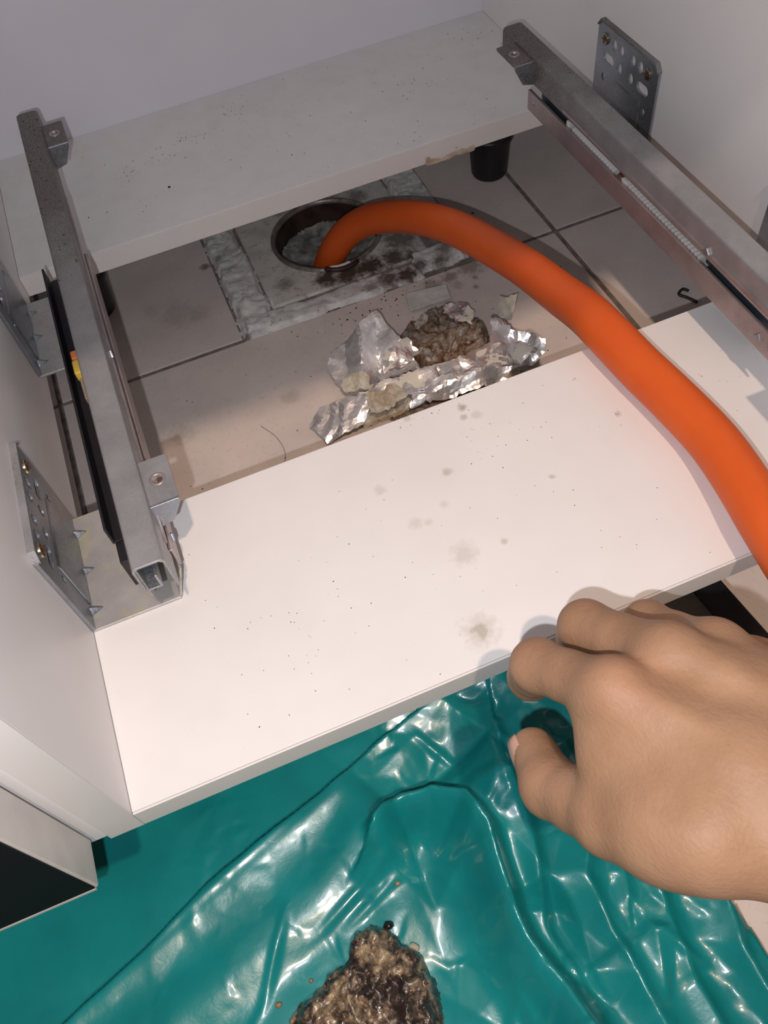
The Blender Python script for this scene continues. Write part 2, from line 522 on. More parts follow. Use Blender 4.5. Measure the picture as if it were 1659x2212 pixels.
def mat_skin():
    m, nt, b = newmat('tan_skin'); pos = geo_pos(nt)
    c = mixc(nt, ramp(nt, noise(nt, pos, .035, 4), .35, .66), (.37, .215, .128), (.30, .165, .092))
    red = None
    for (x, y, z, r, st) in ((190, -62, 100, 20, .45), (173, -92, 78, 14, .30), (163, -70, 55, 14, .30), (174, -33, 70, 14, .30)):
        d = N(nt, 'ShaderNodeVectorMath', operation='DISTANCE'); d.inputs[1].default_value = (x, y, z); nt.links.new(pos, d.inputs[0])
        s = ramp(nt, d.outputs['Value'], 3, r, st, 0)
        red = s if red is None else math_(nt, 'MAXIMUM', red, s)
    c = mixc(nt, red, c, (.42, .215, .135))
    c = mixc(nt, math_(nt, 'MULTIPLY', ramp(nt, noise(nt, pos, 1.1, 3), .58, .72), .22), c, (.26, .12, .06))
    nt.links.new(c, b.inputs['Base Color']); setp(b, rough=.52, spec=.3, sss=.05)
    b.inputs['Subsurface Radius'].default_value = (.004, .0015, .0008)
    b.inputs['Subsurface Scale'].default_value = 1.0
    st = N(nt, 'ShaderNodeVectorMath', operation='MULTIPLY'); st.inputs[1].default_value = (1.0, .6, 1.0)
    nt.links.new(pos, st.inputs[0])
    h = math_(nt, 'ADD', noise(nt, st.outputs[0], .75, 4, .6), math_(nt, 'MULTIPLY', noise(nt, pos, .16, 3), .8))
    bump(nt, b, h, .30, .0009)
    return m
M['skin'] = mat_skin()
M['nail'] = mat_plain('finger_nail', (.60, .36, .27), .28, 0, .1, .1)
M['gloss_black'] = mat_plain('black_front', (.006, .006, .007), .6, spec=.15)
M['black_sheet'] = mat_plain('black_plinth_plastic', (.014, .013, .017), .25)
M['light_trim'] = mat_plain('pale_trim', (.70, .66, .62), .4)
M['crumb'] = mat_plain('dark_crumbs', (.045, .035, .028), .9, 0, .5, .4)
M['chip'] = mat_plain('grey_white_chip', (.80, .78, .73), .5, 0, .3, .08, bumps=.3)
M['caulk'] = mat_plain('clear_yellowed_sealant', (.62, .50, .36), .3, 0, .3, .1)
M['worktop'] = mat_plain('worktop_laminate', (.45, .40, .36), .5)
M['hair'] = mat_plain('dark_hair', (.03, .022, .018), .5)

# ------------------------------------------------------------------ the room: floor
W = 425.5                     # inner width of the cabinet
FZ = -126.0                   # tile surface
JX = [-924, -474, -24.5, 425.5, 875.5]
JY = [-953, -503, -53, 397, 847]
fl_m = MB()
fl_m.box(-926, 192, -955, 849, -165, -127.2).box(292, 877, -955, 849, -165, -127.2)
fl_m.box(192, 292, -955, 442, -165, -127.2).box(192, 292, 542, 849, -165, -127.2)
floor = fl_m.build('floor', M['grout'])
floor['kind'] = 'structure'; floor['label'] = 'grey beige tiled kitchen floor under and before the cabinet'
g = 2.1
for ix in range(len(JX) - 1):
    for iy in range(len(JY) - 1):
        x0, x1, y0, y1 = JX[ix] + g, JX[ix + 1] - g, JY[iy] + g, JY[iy + 1] - g
        t = MB()
        if ix == 2 and iy == 3:
            t.prism([(351, y0), (x1, y0), (x1, y1), (x0, y1), (x0, y0), (133.5, y0), (133.5, 592), (351, 592)], -134, FZ)
        else:
            t.box(x0, x1, y0, y1, -134, FZ)
        t.build('tile', M['tile'], floor, bevel=.7)

# ------------------------------------------------------------------ cabinet
T = 16.0
cab = thing('base_cabinet', 'white melamine base cabinet with its middle floor cut out', 'cabinet', (W / 2, 270, -16))
for x0, x1 in ((-15.5, 0), (W, W + 15.5)):
    MB().box(x0, x1, 0.6, 551, -16, 550).build('side_panel', M['white'], cab, bevel=.5)
    e = MB().box(x0, x1, 0, .55, -16, 550).build('front_edge_band', M['edge'], cab)
MB().box(0.1, W - .1, 545.2, 551, -16, 550).build('back_panel', M['backwall'], cab)
fb = MB().box(.2, W - .2, 1.2, 155, -T, 0).build('bottom_board', M['white_front'], cab, bevel=.4)
fb['label'] = 'front bottom board with greasy spots'
MB().box(.2, W - .2, 0, 1.1, -T, -.3).build('edge_band', M['edge'], fb, bevel=.3)
rb = MB().box(.2, W - .2, 391.4, 545, -T, 0).build('bottom_board', M['white_rear'], cab, bevel=.4)
rb['label'] = 'rear bottom board dusted with dark crumbs'
MB().box(.2, W - .2, 390.3, 391.3, -T, -.2).build('edge_band', M['edge'], rb, bevel=.2)
def leg(x, y):
    mb = MB()
    prof = [(24, -16.2), (24, -58), (20.5, -60), (19.5, -74), (19.5, -77)]
    n0 = len(mb.v)
    mb.lathe((x, y, 0), [(26, -16.3), (26, -22), (21, -24), (20.5, -84), (21.5, -85), (21.5, -90), (20.5, -91)][::-1], 40)
    o = mb.build('leg', M['black'], cab, smooth=False, bevel=.6)
    f = MB().lathe((x, y, 0), [(15.5, -126), (17, -123), (18.5, -100), (18.8, -90.5)], 40).build('foot_cup', M['black'], o, bevel=.5)
    return o
leg(412, 503); leg(25, 496); leg(412, 60); leg(14, 60)
# dirty yellow drip of glue on the lower edge of the rear board
gb = MB()
xx, yy = np.meshgrid(np.linspace(305, 345, 41), np.linspace(-17, -10, 14))
hh = 1.3 * np.clip((fbm(xx, yy * 2, 6, 3) - .50 + (-12 - yy) * .05) * 4, 0, 1)
vs = [(x, 390.0 - h, z) for x, z, h in zip(xx.ravel(), yy.ravel(), hh.ravel())]
fs = [(j * 41 + i, j * 41 + i + 1, (j + 1) * 41 + i + 1, (j + 1) * 41 + i) for j in range(13) for i in range(40)
      if hh[j, i] + hh[j + 1, i] + hh[j, i + 1] + hh[j + 1, i + 1] > .4]
gb.add(vs, fs); gb.build('glue_smear', M['caulk'], cab, smooth=True)
# clear sealant strip along the back edge of the front board
sm = MB().tube(catmull([(60, 156.5, -15.5), (84, 157.5, -14.6), (100, 157, -14.2), (120, 157.6, -14.8), (143, 156.6, -15.6)], 6), [1.2] + [2.3] * 23 + [1.0], 10)
sm.build('sealant_strip', M['caulk'], cab, smooth=True)

# ------------------------------------------------------------------ drawer runners
def bracket(root, yc, side):
    """zinc wall bracket folded to a foot plate; side 0 left, 1 right"""
    mir = (lambda mb: mb.mirror_x(W)) if side else (lambda mb: mb)
    outer = [(yc - 36.5, 2), (yc + 36.5, 2), (yc + 36.5, 66.5), (yc + 32.5, 70.5), (yc - 32.5, 70.5), (yc - 36.5, 66.5)]
    holes = [circle(yc + d, 61.4, 2.9, 16, 1.25) for d in (15.7, 6.9, -7.2, -16.4)] + [circle(yc + d, 49.6, 2.9, 16, 1.25) for d in (6.9, -7.2)]
    holes += [slot(yc + d, 49.7, 13.5, 3.3) for d in (20.9, -21.6)] + [circle(yc + d, 36.2, 2.0, 12, 1.3) for d in (25.2, -25.8)]
    mb = MB()
    def dep(z): return 4.4 if z > 42 else 3.0
    plate(mb, outer, holes, lambda u, v: (.5, u, v), lambda u, v: (2.1, u, v))
    o = mir(mb).build('bracket', M['steel_bracket'], root)
    # top flange that returns to the wall, and the embossed lower field
    mb = MB().prism([(yc - 32.5, 70.4), (yc + 32.5, 70.4), (yc + 36.4, 66.4), (yc + 36.4, 67.6), (yc + 33, 71.8), (yc - 33, 71.8), (yc - 36.4, 67.6), (yc - 36.4, 66.4)], .05, 3.4, 'x')
    mir(mb).build('top_flange', M['steel'], o)
    mb = MB().prism([(2.0, 3), (2.9, 3), (2.9, 39.5), (2.0, 42)], yc - 22, yc + 22, 'y')
    mir(mb).build('embossed_field', M['steel_bracket'], o, bevel=.4)
    # foot plate with bend gussets
    mb = MB(); fw = 33 if side else 46
    mb = MB(); plate(mb, [(.5, yc - 36.5), (fw, yc - 36.5), (fw + 1, yc - 35), (fw + 1, yc + 36.5), (.5, yc + 36.5)], [], lambda u, v: (u, v, .2), lambda u, v: (u, v, 2.0))
    mir(mb).build('foot_plate', M['steel_plate'], o, bevel=.5)
    for d in (-25, 0, 25):
        mb = MB().add([(1.8, yc + d - 4, 1.9), (1.8, yc + d + 4, 1.9), (9, yc + d, 1.9), (1.8, yc + d, 6.0)], [(0, 1, 2), (0, 3, 1), (1, 3, 2), (2, 3, 0)])
        mir(mb).build('gusset', M['steel_bracket'], o, bevel=.6)
    if not side:
        mb = MB().prism([(45.5, 2.0), (47, 2.0), (53.5, 24), (52.2, 24)], yc - 36, yc + 36, 'y')
        mb.build('upstand', M['steel_plate'], o, bevel=.4)
    for d in (26.1, -25.3):
        mb = MB().lathe((2.1, yc + d, 61.3), [(3.9, 0), (3.6, 1.2), (2.2, 1.7), (0.01, 1.8)], 24, 'x')
        s = mir(mb).build('screw', M['brass'], o, smooth=False, bevel=.15)
        mb = MB().box(3.45, 4.15, yc + d - 2.3, yc + d + 2.3, 60.95, 61.65).box(3.45, 4.16, yc + d - .35, yc + d + .35, 59.0, 63.6)
        mir(mb).build('cross_slot', M['bronze'], s)
    return o

def tab(root, y0, y1, side):
    mir = (lambda mb: mb.mirror_x(W)) if side else (lambda mb: mb)
    mb = MB()
    plate(mb, [(52, y0), (66.5, y0), (66.5, y1 - .6), (66, y1), (52, y1)], [circle(59.5, (y0 + y1) / 2, 2.6, 16)], lambda u, v: (u, v, 57), lambda u, v: (u, v, 58.4))
    o = mir(mb).build('fixing_tab', M['steel'], root)
    mb = MB().prism([(52, 58.2), (66.5, 58.2), (66.3, 55.5), (60, 44), (52, 42)], y0 - 1.4, y0 + .1, 'y')
    mir(mb).build('tab_gusset', M['steel_bracket'], o, bevel=.4)
    mb = MB().lathe((59.5, (y0 + y1) / 2, 56.6), [(3.8, 0), (3.9, 1.9), (3.2, 2.3), (2.55, 2.1), (2.5, 0)], 24, caps=False)
    mir(mb).build('hole_collar', M['steel_clean'], o, smooth=True)
    return o

def runner(side, ya, yb, la, lb, tabs, label):
    """ya..yb: sliding upper rail, la..lb: fixed lower channel"""
    mir = (lambda mb: mb.mirror_x(W)) if side else (lambda mb: mb)
    xc = 45 if not side else W - 45
    root = thing('drawer_runner', label, 'drawer runner', (xc, (ya + yb) / 2, 0), 'drawer runners of the cabinet')
    # upper rail: inverted U with rounded shoulders
    outer = [(37.6, 43), (37.6, 58.6), (38.3, 60.3), (40, 61), (50.4, 61), (52.1, 60.3), (52.8, 58.6), (52.8, 43)]
    inner = [(51.5, 43), (51.5, 58.2), (50, 59.7), (40.4, 59.7), (38.9, 58.2), (38.9, 43)]
    mb = MB().prism(outer + inner, ya, yb, 'y')
    up = mir(mb).build('upper_rail', M['steel'], root, bevel=.35)
    # rear hook of the rail, bent down
    mb = MB().box(38.2, 52.2, yb - 1.5, yb - .2, 50, 60.2)
    mir(mb).build('rail_end_hook', M['steel'], up)
    # rolled lower lip facing the cabinet middle
    mb = MB().prism([(52.7, 44.0), (53.6, 44.0), (53.9, 45.5), (53.6, 47), (52.7, 47)], max(ya + 16, la), yb - 90, 'y')
    mir(mb).build('rail_lip', M['steel_clean'], up)
    # middle rail (blued, recessed)
    mb = MB().box(41.0, 47.0, la + 12, lb - 6, 27, 52)
    mid = mir(mb).build('middle_rail', M['navy'], root, bevel=.6)
    # lower channel, U shape open to the top
    lo = [(25, 37), (25, 24.2), (53, 24.2), (53, 30), (51.6, 30), (51.6, 25.6), (26.4, 25.6), (26.4, 37)]
    mb = MB().prism(lo, la + 26, lb, 'y')
    ch = mir(mb).build('lower_channel', M['steel_shade'], root, bevel=.3)
    mb = MB().prism([(52.9, 24.0), (54.3, 24.0), (54.3, 37.9), (51.9, 37.9), (51.9, 36.8), (52.9, 36.8)], la, lb, 'y')
    mir(mb).build('channel_side', M['steel_clean'], ch, bevel=.3)
    for yc in (131.5, 322):
        mb = MB().box(26, 34, yc - 20, yc + 20, 2.1, 24.1)
        mir(mb).build('rail_support', M['steel_shade'], ch, bevel=.5)
    mb = MB().lathe((54.3, lb - 8, 32), [(1.9, 0), (1.5, .5), (.01, .6)], 16, 'x')
    mir(mb).build('rivet', M['steel_bracket'], ch)
    for yy in (la + 12,):
        mb = MB().prism([(yy - 3, 31), (yy, 28.5), (yy + 3, 31), (yy, 34)], 54.2, 55.4, 'x')
        mir(mb).build('stamped_catch', M['steel_bracket'], ch, bevel=.3)
    mb = MB().prism([(yb - 250 - 3, 47), (yb - 250, 44.8), (yb - 247, 47), (yb - 250, 50)], 52.7, 54.2, 'x')
    mir(mb).build('stamped_catch', M['steel_bracket'], up, bevel=.3)
    for (a, b) in tabs: tab(up, a, b, side)
    # toothed synchronising rack
    if side:
        y = lb - 204
        rk = MB().box(46.8, 49.0, y, y + 147, 29, 33.5)
        r = mir(rk).build('toothed_rack', M['rack'], root)
        pr = None
        for k in range(44):
            yy = y + 2 + k * 3.3
            if 84 < yy - y < 92: continue
            if pr is None:
                pr = mir(MB().prism([(yy, 31), (yy + 1.7, 31), (yy + 2.2, 38.8), (yy + 1.0, 40.2), (yy + .1, 38.4)], 47.5, 52.2, 'x')).build('tooth', M['rack'], r)
                base = yy
            else:
                c = pr.copy(); COL.objects.link(c); c.parent = r
                c.location = pr.location + Vector((0, (yy - base) * S, 0))
        mir(MB().lathe((48, y + 88, 37), [(2.9, 0), (2.9, 3.8), (2.2, 4.6), (.01, 4.8)], 20, 'x')).build('pin', M['bronze'], r, smooth=True)
        mir(MB().box(46.9, 52.4, y + 80, y + 85, 30, 40)).build('rack_stop', M['rack'], r, bevel=.6)
        mir(MB().box(46.9, 52.4, y + 150, y + 154, 30, 41)).build('rack_stop', M['rack'], r, bevel=.6)
    bracket(root, 131.5, side); bracket(root, 322, side)
    return root, up, ch
rl, upl, chl = runner(0, 78, 480, 98, 338, [(110.5, 137.5), (433, 461)], 'dusty steel drawer runner with yellow clip at the left side panel')
rr, upr, chr_ = runner(1, -2, 400, 84, 357, [(30, 57), (355, 382)], 'steel drawer runner with white toothed rack at the right side panel')
# inner slide visible in the open front end of the left rail
MB().prism([(39.5, 40), (46, 40), (46, 50), (44.8, 50), (44.8, 41.2), (39.5, 41.2)], 79, 108, 'y').build('inner_slide', M['steel_bracket'], upl, bevel=.3)
MB().prism([(38.5, 36), (39.8, 36), (39.8, 58), (38.5, 58)], 79, 120, 'y').build('inner_cheek', M['steel'], upl, bevel=.3)
MB().box(51.6, 52.7, 78.5, 96, 37, 44).build('side_skirt', M['steel'], upl, bevel=.2)
clip = MB().box(31.5, 37.5, 225, 236, 40, 47).build('yellow_clip', M['yellow_clip'], upl, bevel=1.2)
MB().box(32, 37.5, 236.5, 243, 42, 47.5).build('orange_button', M['orange_clip'], clip, bevel=.9)
MB().prism([(33, 208), (37.4, 208), (37.4, 225), (32.6, 225)], 38.5, 43, 'z').build('clip_arm', M['clear_clip'], clip, bevel=.6)

# ------------------------------------------------------------------ neighbouring unit on the left
nb = thing('neighbour_cabinet', 'neighbouring cabinet with a glossy black front at the left edge', 'cabinet', (-160, 100, -16))
MB().box(-31.5, -15.8, .4, 551, -13, 550).build('side_panel', M['white'], nb, bevel=.8)
dr = MB().box(-300, -19.5, -22.5, -2.2, -2, 550).build('door', M['light_trim'], nb, bevel=1.0)
MB().box(-299, -20.6, -23.3, -22.6, .5, 550).build('black_face', M['gloss_black'], dr)
MB().box(-299, -20.6, -23.5, -22.6, -1.6, .3).build('bottom_trim', M['light_trim'], dr)

# worktop over the cabinets (above the picture): its front edge throws the shade over the rear half
wt = MB().box(-300, 760, -55, 600, 551, 589).build('worktop', M['worktop'], bevel=2)
tag(wt, 'long kitchen worktop slab lying over the cabinets', 'worktop')

# ------------------------------------------------------------------ floor drain
dc = (242.0, 492.0); DR = 47.5
drain = thing('floor_drain', 'dirty round floor drain in a square plate with silver white sealant', 'drain', (dc[0], dc[1], -134))
n = 72
pm = MB()
sq = []
for k in range(n):
    a = 2 * math.pi * k / n; c_, s_ = math.cos(a), math.sin(a); m_ = max(abs(c_), abs(s_))
    sq.append((dc[0] + 74 * c_ / m_, dc[1] + 70 * s_ / m_))
ci = [(dc[0] + (DR + 3) * math.cos(2 * math.pi * k / n), dc[1] + (DR + 3) * math.sin(2 * math.pi * k / n)) for k in range(n)]
rings = []
vs = []; NR = 14
for j in range(NR + 1):
    t = j / NR
    for k in range(n):
        x = ci[k][0] * (1 - t) + sq[k][0] * t; y = ci[k][1] * (1 - t) + sq[k][1] * t
        z = -124.6 + 1.2 * (float(fbm(np.array(x), np.array(y), 14, 2)) - .5)
        vs.append((x, y, z))
b0 = len(vs)
for k in range(n): vs.append((sq[k][0], sq[k][1], -134))
fs = [(j * n + k, j * n + (k + 1) % n, (j + 1) * n + (k + 1) % n, (j + 1) * n + k) for j in range(NR + 1) for k in range(n)]
pm.add(vs, fs); pm.build('square_plate', M['drainplate'], drain, smooth=True)
rim = MB().lathe((dc[0], dc[1], 0), [(DR + 4.5, -125.5), (DR + 4, -123), (DR + 2, -122), (DR + .5, -122.6), (DR, -126)], 72, caps=False)
rim.build('rim_ring', M['rim'], drain, smooth=True)
MB().lathe((dc[0], dc[1], 0), [(DR + .4, -123.4), (DR - .5, -140), (DR - 1.5, -205)], 72, caps=False).build('pipe_wall', M['pipe'], drain, smooth=True)
# greasy scum standing in the pipe
gx, gy = np.meshgrid(np.linspace(-47, 47, 70), np.linspace(-47, 47, 70))
rr_ = np.hypot(gx, gy)
gz = -152 + 10 * np.clip((rr_ - 22) / 25, 0, 1) ** 1.5 * (.4 + fbm(gx + 90, gy, 22, 9)) + 7 * (fbm(gx, gy, 13, 4, 5) - .5)
sc_ = MB(); idx = {}
for j in range(70):
    for i in range(70):
        if rr_[j, i] < 46.8: idx[j, i] = len(sc_.v); sc_.v.append((dc[0] + gx[j, i], dc[1] + gy[j, i], gz[j, i]))
for j in range(69):
    for i in range(69):
        q = [(j, i), (j, i + 1), (j + 1, i + 1), (j + 1, i)]
        if all(k in idx for k in q): sc_.f.append(tuple(idx[k] for k in q))
sc_.build('grease_scum', M['scum'], drain, smooth=True)
# crescent notch at the front of the rim
nt_ = MB().tube(catmull([(224, 445.5, -123), (231, 439.5, -122.6), (240, 436.8, -122.4), (249, 438, -122.6), (255, 442, -123)], 6), [.8] + [2.2] * 23 + [.8], 10)
nt_.build('rim_lip', M['pipe'], drain, smooth=True)
MB().tube(catmull([(229, 444.5, -122.4), (238, 441.2, -121.8), (248, 442.5, -122.2)], 6), [.7] + [1.3] * 11 + [.7], 8).build('scraped_edge', M['sealant'], drain, smooth=True)
# sealant / foil tape bands around the plate
def band(x0, x1, y0, y1, base, amp, sc, seed, name='sealant_band', rag=4.0):
    st = 1.3
    X, Y = np.meshgrid(np.arange(x0 - 5, x1 + 5, st), np.arange(y0 - 5, y1 + 5, st))
    d = np.minimum(np.minimum(X - x0, x1 - X), np.minimum(Y - y0, y1 - Y)) + (fbm(X, Y, 18, seed, 4) - .5) * rag * 2
    z = base + amp * (fbm(X + 7 * fbm(X, Y, 9, seed), Y, sc, seed + 3, 5) - .35) + amp * .5 * np.abs(fbm(X, Y, sc * .6, seed + 8, 3) - .5)
    z = np.where(d > 0, z, base) ; z = -127.0 + (z + 127.0) * np.clip(d / 3.0, 0, 1)
    mb = MB(); ny, nx = X.shape; ok = d > -1.5
    ids = -np.ones(X.shape, int)
    for j in range(ny):
        for i in range(nx):
            if ok[j, i]: ids[j, i] = len(mb.v); mb.v.append((X[j, i], Y[j, i], z[j, i]))
    for j in range(ny - 1):
        for i in range(nx - 1):
            q = (ids[j, i], ids[j, i + 1], ids[j + 1, i + 1], ids[j + 1, i])
            if min(q) >= 0: mb.f.append(q)
    return mb.build(name, M['sealant'], drain, smooth=True)
band(136, 166, 398, 590, -121.5, 6.5, 14, 5)
band(136, 300, 396, 419, -123.5, 4.0, 16, 21)
band(300, 344, 402, 428, -123.5, 4.5, 12, 33)
band(318, 350, 452, 590, -121.5, 6.0, 13, 47)

# ------------------------------------------------------------------ hose
HP = [(222, 480, -188), (228, 474, -160), (232.5, 467, -138), (241, 459, -116), (253.2, 450, -97), (268.7, 432, -79), (285.8, 399.2, -61), (298.5, 362.4, -46), (307, 328.8, -36),
      (314, 288.8, -26.5), (318, 249.3, -16), (318, 206, -3.5), (316.5, 174.4, 8), (315.5, 150.8, 13.2), (318, 120, 13.1), (321, 93.8, 13.2), (323.1, 66.5, 13.6), (322.1, 47, 15), (318.5, 24, 17),
      (314, 1, 19), (311, -30, 18), (316, -70, 6), (326, -130, -30), (340, -200, -75), (365, -280, -108), (420, -350, -113), (520, -380, -113), (640, -360, -113)]
hp = catmull(HP, 7)
hz = MB().tube(hp, 12.75, 28)
hose = hz.build('drain_hose', M['hose'], smooth=True)
tag(hose, 'orange plastic hose running from the floor drain over the front board', 'hose')
hose.data.polygons.foreach_set('use_smooth', [len(p.vertices) == 4 for p in hose.data.polygons])

# ------------------------------------------------------------------ crumpled sheets on the floor
def sheet(poly, zf, st, mat, name, parent=None, thick=.25, seed=1, crum=2.0, lam=16, rag=0.0, smooth=False):
    r = np.random.default_rng(seed)
    bp = []
    for i in range(len(poly)):
        a = np.array(poly[i], float); b = np.array(poly[(i + 1) % len(poly)], float)
        k = max(1, int(np.hypot(*(b - a)) / st))
        nrm = np.array([b[1] - a[1], a[0] - b[0]]) / max(np.hypot(*(b - a)), 1e-6)
        for t in range(k):
            bp.append(tuple(a + (b - a) * t / k + nrm * (r.normal(0, rag) if t else 0)))
    P = np.array(poly, float); lo = P.min(0); hi = P.max(0)
    X, Y = np.meshgrid(np.arange(lo[0], hi[0], st), np.arange(lo[1], hi[1], st))
    X = X + r.uniform(-.3, .3, X.shape) * st; Y = Y + r.uniform(-.3, .3, Y.shape) * st
    ins = inpoly(X, Y, bp)
    d, _, _ = polydist(X, Y, bp + [bp[0]])
    ins &= d > st * .5
    pts = bp + list(zip(X[ins], Y[ins])); nb_ = len(bp)
    vo, eo, fo, *_ = delaunay_2d_cdt([Vector(q) for q in pts], [(i, (i + 1) % nb_) for i in range(nb_)], [], 1, 1e-6)
    vx = np.array([v.x for v in vo]); vy = np.array([v.y for v in vo])
    z = zf(vx, vy)
    for k in range(5):
        th = r.uniform(0, math.pi); l = lam * r.uniform(.6, 1.6)
        ph = (vx * math.cos(th) + vy * math.sin(th)) / l + r.uniform(0, 1) + .5 * vnoise(vx, vy, lam * 2.2, seed + k)
        z = z + crum * (1 if k < 3 else .5) * (np.abs((ph % 1) - .5) * 2 - .5) * .55
    z = np.maximum(z, FZ + .3)
    mb = MB().add(list(zip(vx, vy, z)), [tuple(f) for f in fo])
    o = mb.build(name, mat, parent, smooth=smooth, recalc=False)
    m = o.modifiers.new('solid', 'SOLIDIFY'); m.thickness = thick * S; m.offset = 0
    return o
def blob(poly, height, mat, name, parent=None, seed=1, sc=9, st=1.4, edge=5, base=FZ, zf=None, amp=.7, kind=None, ridged=False):
    """lumpy low mound over a polygon"""
    P = np.array(poly, float); lo = P.min(0) - 3; hi = P.max(0) + 3
    X, Y = np.meshgrid(np.arange(lo[0], hi[0], st), np.arange(lo[1], hi[1], st))
    d, _, _ = polydist(X, Y, list(poly) + [poly[0]]); d = np.where(inpoly(X, Y, poly), d, -d)
    d = d + (fbm(X, Y, sc * 1.2, seed, 4) - .5) * 7
    e = np.clip(d / edge, 0, 1) ** .6
    n1 = fbm(X, Y, sc, seed + 2, 5); w = worley(X, Y, sc * .7, seed + 4)
    if ridged:
        wx_ = X + 14 * (fbm(X, Y, sc * 1.6, seed + 7, 3) - .5); wy_ = Y + 14 * (fbm(X, Y, sc * 1.6, seed + 9, 3) - .5)
        n1 = 1 - np.abs(2 * fbm(wx_, wy_, sc, seed + 2, 4) - 1) * 1.6; w = .8
    z = base + height * e * (1 - amp + amp * (n1 * 1.1 + .5 * (1 - w) - .15))
    if zf is not None: z = z + zf(X, Y)
    mb = MB(); ids = -np.ones(X.shape, int); ok = d > -.6
    for j in range(X.shape[0]):
        for i in range(X.shape[1]):
            if ok[j, i]: ids[j, i] = len(mb.v); mb.v.append((X[j, i], Y[j, i], z[j, i]))
    for j in range(X.shape[0] - 1):
        for i in range(X.shape[1] - 1):
            q = (ids[j, i], ids[j, i + 1], ids[j + 1, i + 1], ids[j + 1, i])
            if min(q) >= 0: mb.f.append(q)
    return mb.build(name, mat, parent, smooth=True, recalc=False, kind=kind)

# brown greasy seal lump in the middle of the scraps
seal = thing('torn_drain_seal', 'torn drain seal of brown grease and cream putty on the tiles', 'drain seal', (290, 320, FZ))
blob([(252, 336), (264, 346), (284, 350), (302, 344), (315, 332), (318, 312), (311, 294), (286, 286), (256, 290), (250, 312)], 13, M['lump'], 'grease_cake', seal, 3, 13, 1.1, ridged=True,
     zf=lambda X, Y: -6 * np.exp(-(((X - 286) / 17) ** 2 + ((Y - 306) / 12) ** 2)))
blob([(262, 342), (274, 349), (294, 347), (304, 340), (300, 332), (282, 336), (268, 334)], 16, M['putty'], 'putty_crust', seal, 13, 9, 1.1, amp=.8, ridged=True)
blob([(188, 290), (214, 297), (250, 292), (290, 290), (318, 296), (348, 284), (340, 258), (300, 256), (256, 258), (225, 260), (192, 262), (184, 276)], 9, M['putty'], 'putty_bed', seal, 17, 9, 1.3, ridged=True)
ch1 = MB().prism([(274, 378), (309, 371.5), (306, 356), (270, 358)], FZ + 4.2, FZ + 7.2)
ck = ch1.build('ceramic_chip', M['chip'], bevel=.6)
ck.rotation_euler = (0.06, -.03, 0)
tag(ck, 'flat grey white chip leaning behind the brown seal lump', 'tile chip')
# foil pieces
FP = {
    'A': [(236.9, 342.8, -92), (245.2, 316.6, -100), (251.2, 294.2, -118), (238.1, 294.2, -119), (218.6, 296.5, -120), (190.7, 297.6, -122), (187.8, 307.9, -120), (185.3, 323.2, -116), (191.5, 332.0, -112)],
    'B': [(153.7, 277.0, -118), (165.2, 284.3, -114), (185.6, 280.1, -106), (200.9, 275.4, -104), (200.7, 265.1, -110), (190.1, 256.8, -118), (160.5, 256.4, -121)],
    'C': [(196.7, 280.6, -108), (222.3, 281.8, -104), (246.0, 279.7, -106), (280.6, 275.3, -106), (305.3, 278.3, -104), (326.0, 265.2, -100), (335.7, 254.8, -106), (318.3, 253.1, -112), (277.4, 262.8, -112), (251.2, 264.5, -112), (223.0, 263.0, -112), (200.0, 265.1, -116)],
    'D': [(236.1, 266.7, -110), (259.6, 266.6, -104), (285.9, 260.8, -104), (312.0, 254.0, -110), (300.2, 246.1, -117), (258.5, 252.4, -117), (228.3, 256.5, -119)],
    'F': [(314.9, 298.3, -104), (318.6, 292.7, -100), (322.2, 278.0, -94), (333.5, 271.1, -97), (343.7, 262.7, -106), (340.5, 256.8, -116), (328.5, 253.1, -121), (315.7, 255.5, -112), (308.4, 264.6, -102), (305.6, 278.2, -104)],
    'G': [(330.4, 315.5, -96), (344.3, 311.0, -96), (339.5, 305.8, -105), (334.1, 301.1, -112), (324.9, 307.2, -112)],
    'S1': [(251.0, 315.3, -104), (254.2, 300.5, -111), (238.1, 295.0, -112), (222.2, 293.9, -112), (225.6, 305.4, -107), (237.8, 311.4, -102)],
    'S2': [(194.2, 306.2, -112), (210.0, 300.4, -108), (208.0, 287.2, -114), (189.8, 293.1, -117), (188.0, 300.6, -114)],
    'S3': [(257.8, 275.7, -102), (275.7, 272.9, -101), (275.2, 263.6, -104), (257.8, 267.2, -105)],
    'S4': [(200.2, 272.8, -102), (222.1, 270.9, -100), (228.6, 260.4, -104), (211.2, 255.3, -108), (198.0, 260.8, -112)],
    'S5': [(293, 338, -107), (308, 331, -107), (310, 317, -106), (304, 308, -109), (296, 316, -108), (288, 330, -108)]}
def idw(poly):
    P3 = np.array(poly, float)
    A_ = np.c_[P3[:, 0], P3[:, 1], np.ones(len(P3))]; co = np.linalg.lstsq(A_, P3[:, 2], rcond=None)[0]
    def f(x, y):
        w = 1 / (((x[:, None] - P3[:, 0]) ** 2 + (y[:, None] - P3[:, 1]) ** 2) + 4.0) ** 1.1
        return .5 * (w * P3[:, 2]).sum(1) / w.sum(1) + .5 * (co[0] * x + co[1] * y + co[2])
    return f
def s_obj(key, label, mat, extra=None, **k):
    P3 = FP[key]; base = idw(P3)
    o = sheet([q[:2] for q in P3], (lambda x, y: base(x, y) + extra(x, y)) if extra else base, k.pop('st', 2.4), M[mat], 'foil_scrap', **k)
    tag(o, label, 'foil scrap', 'torn foil tape scraps on the tiles'); return o
s_obj('A', 'kite shaped shiny foil flap pointing at the drain', 'foil', lambda x, y: 6 * np.clip(1 - np.abs(x - 212 - (y - 315) * .35) / 14, 0, 1), seed=5, crum=.9, lam=34, rag=.4)
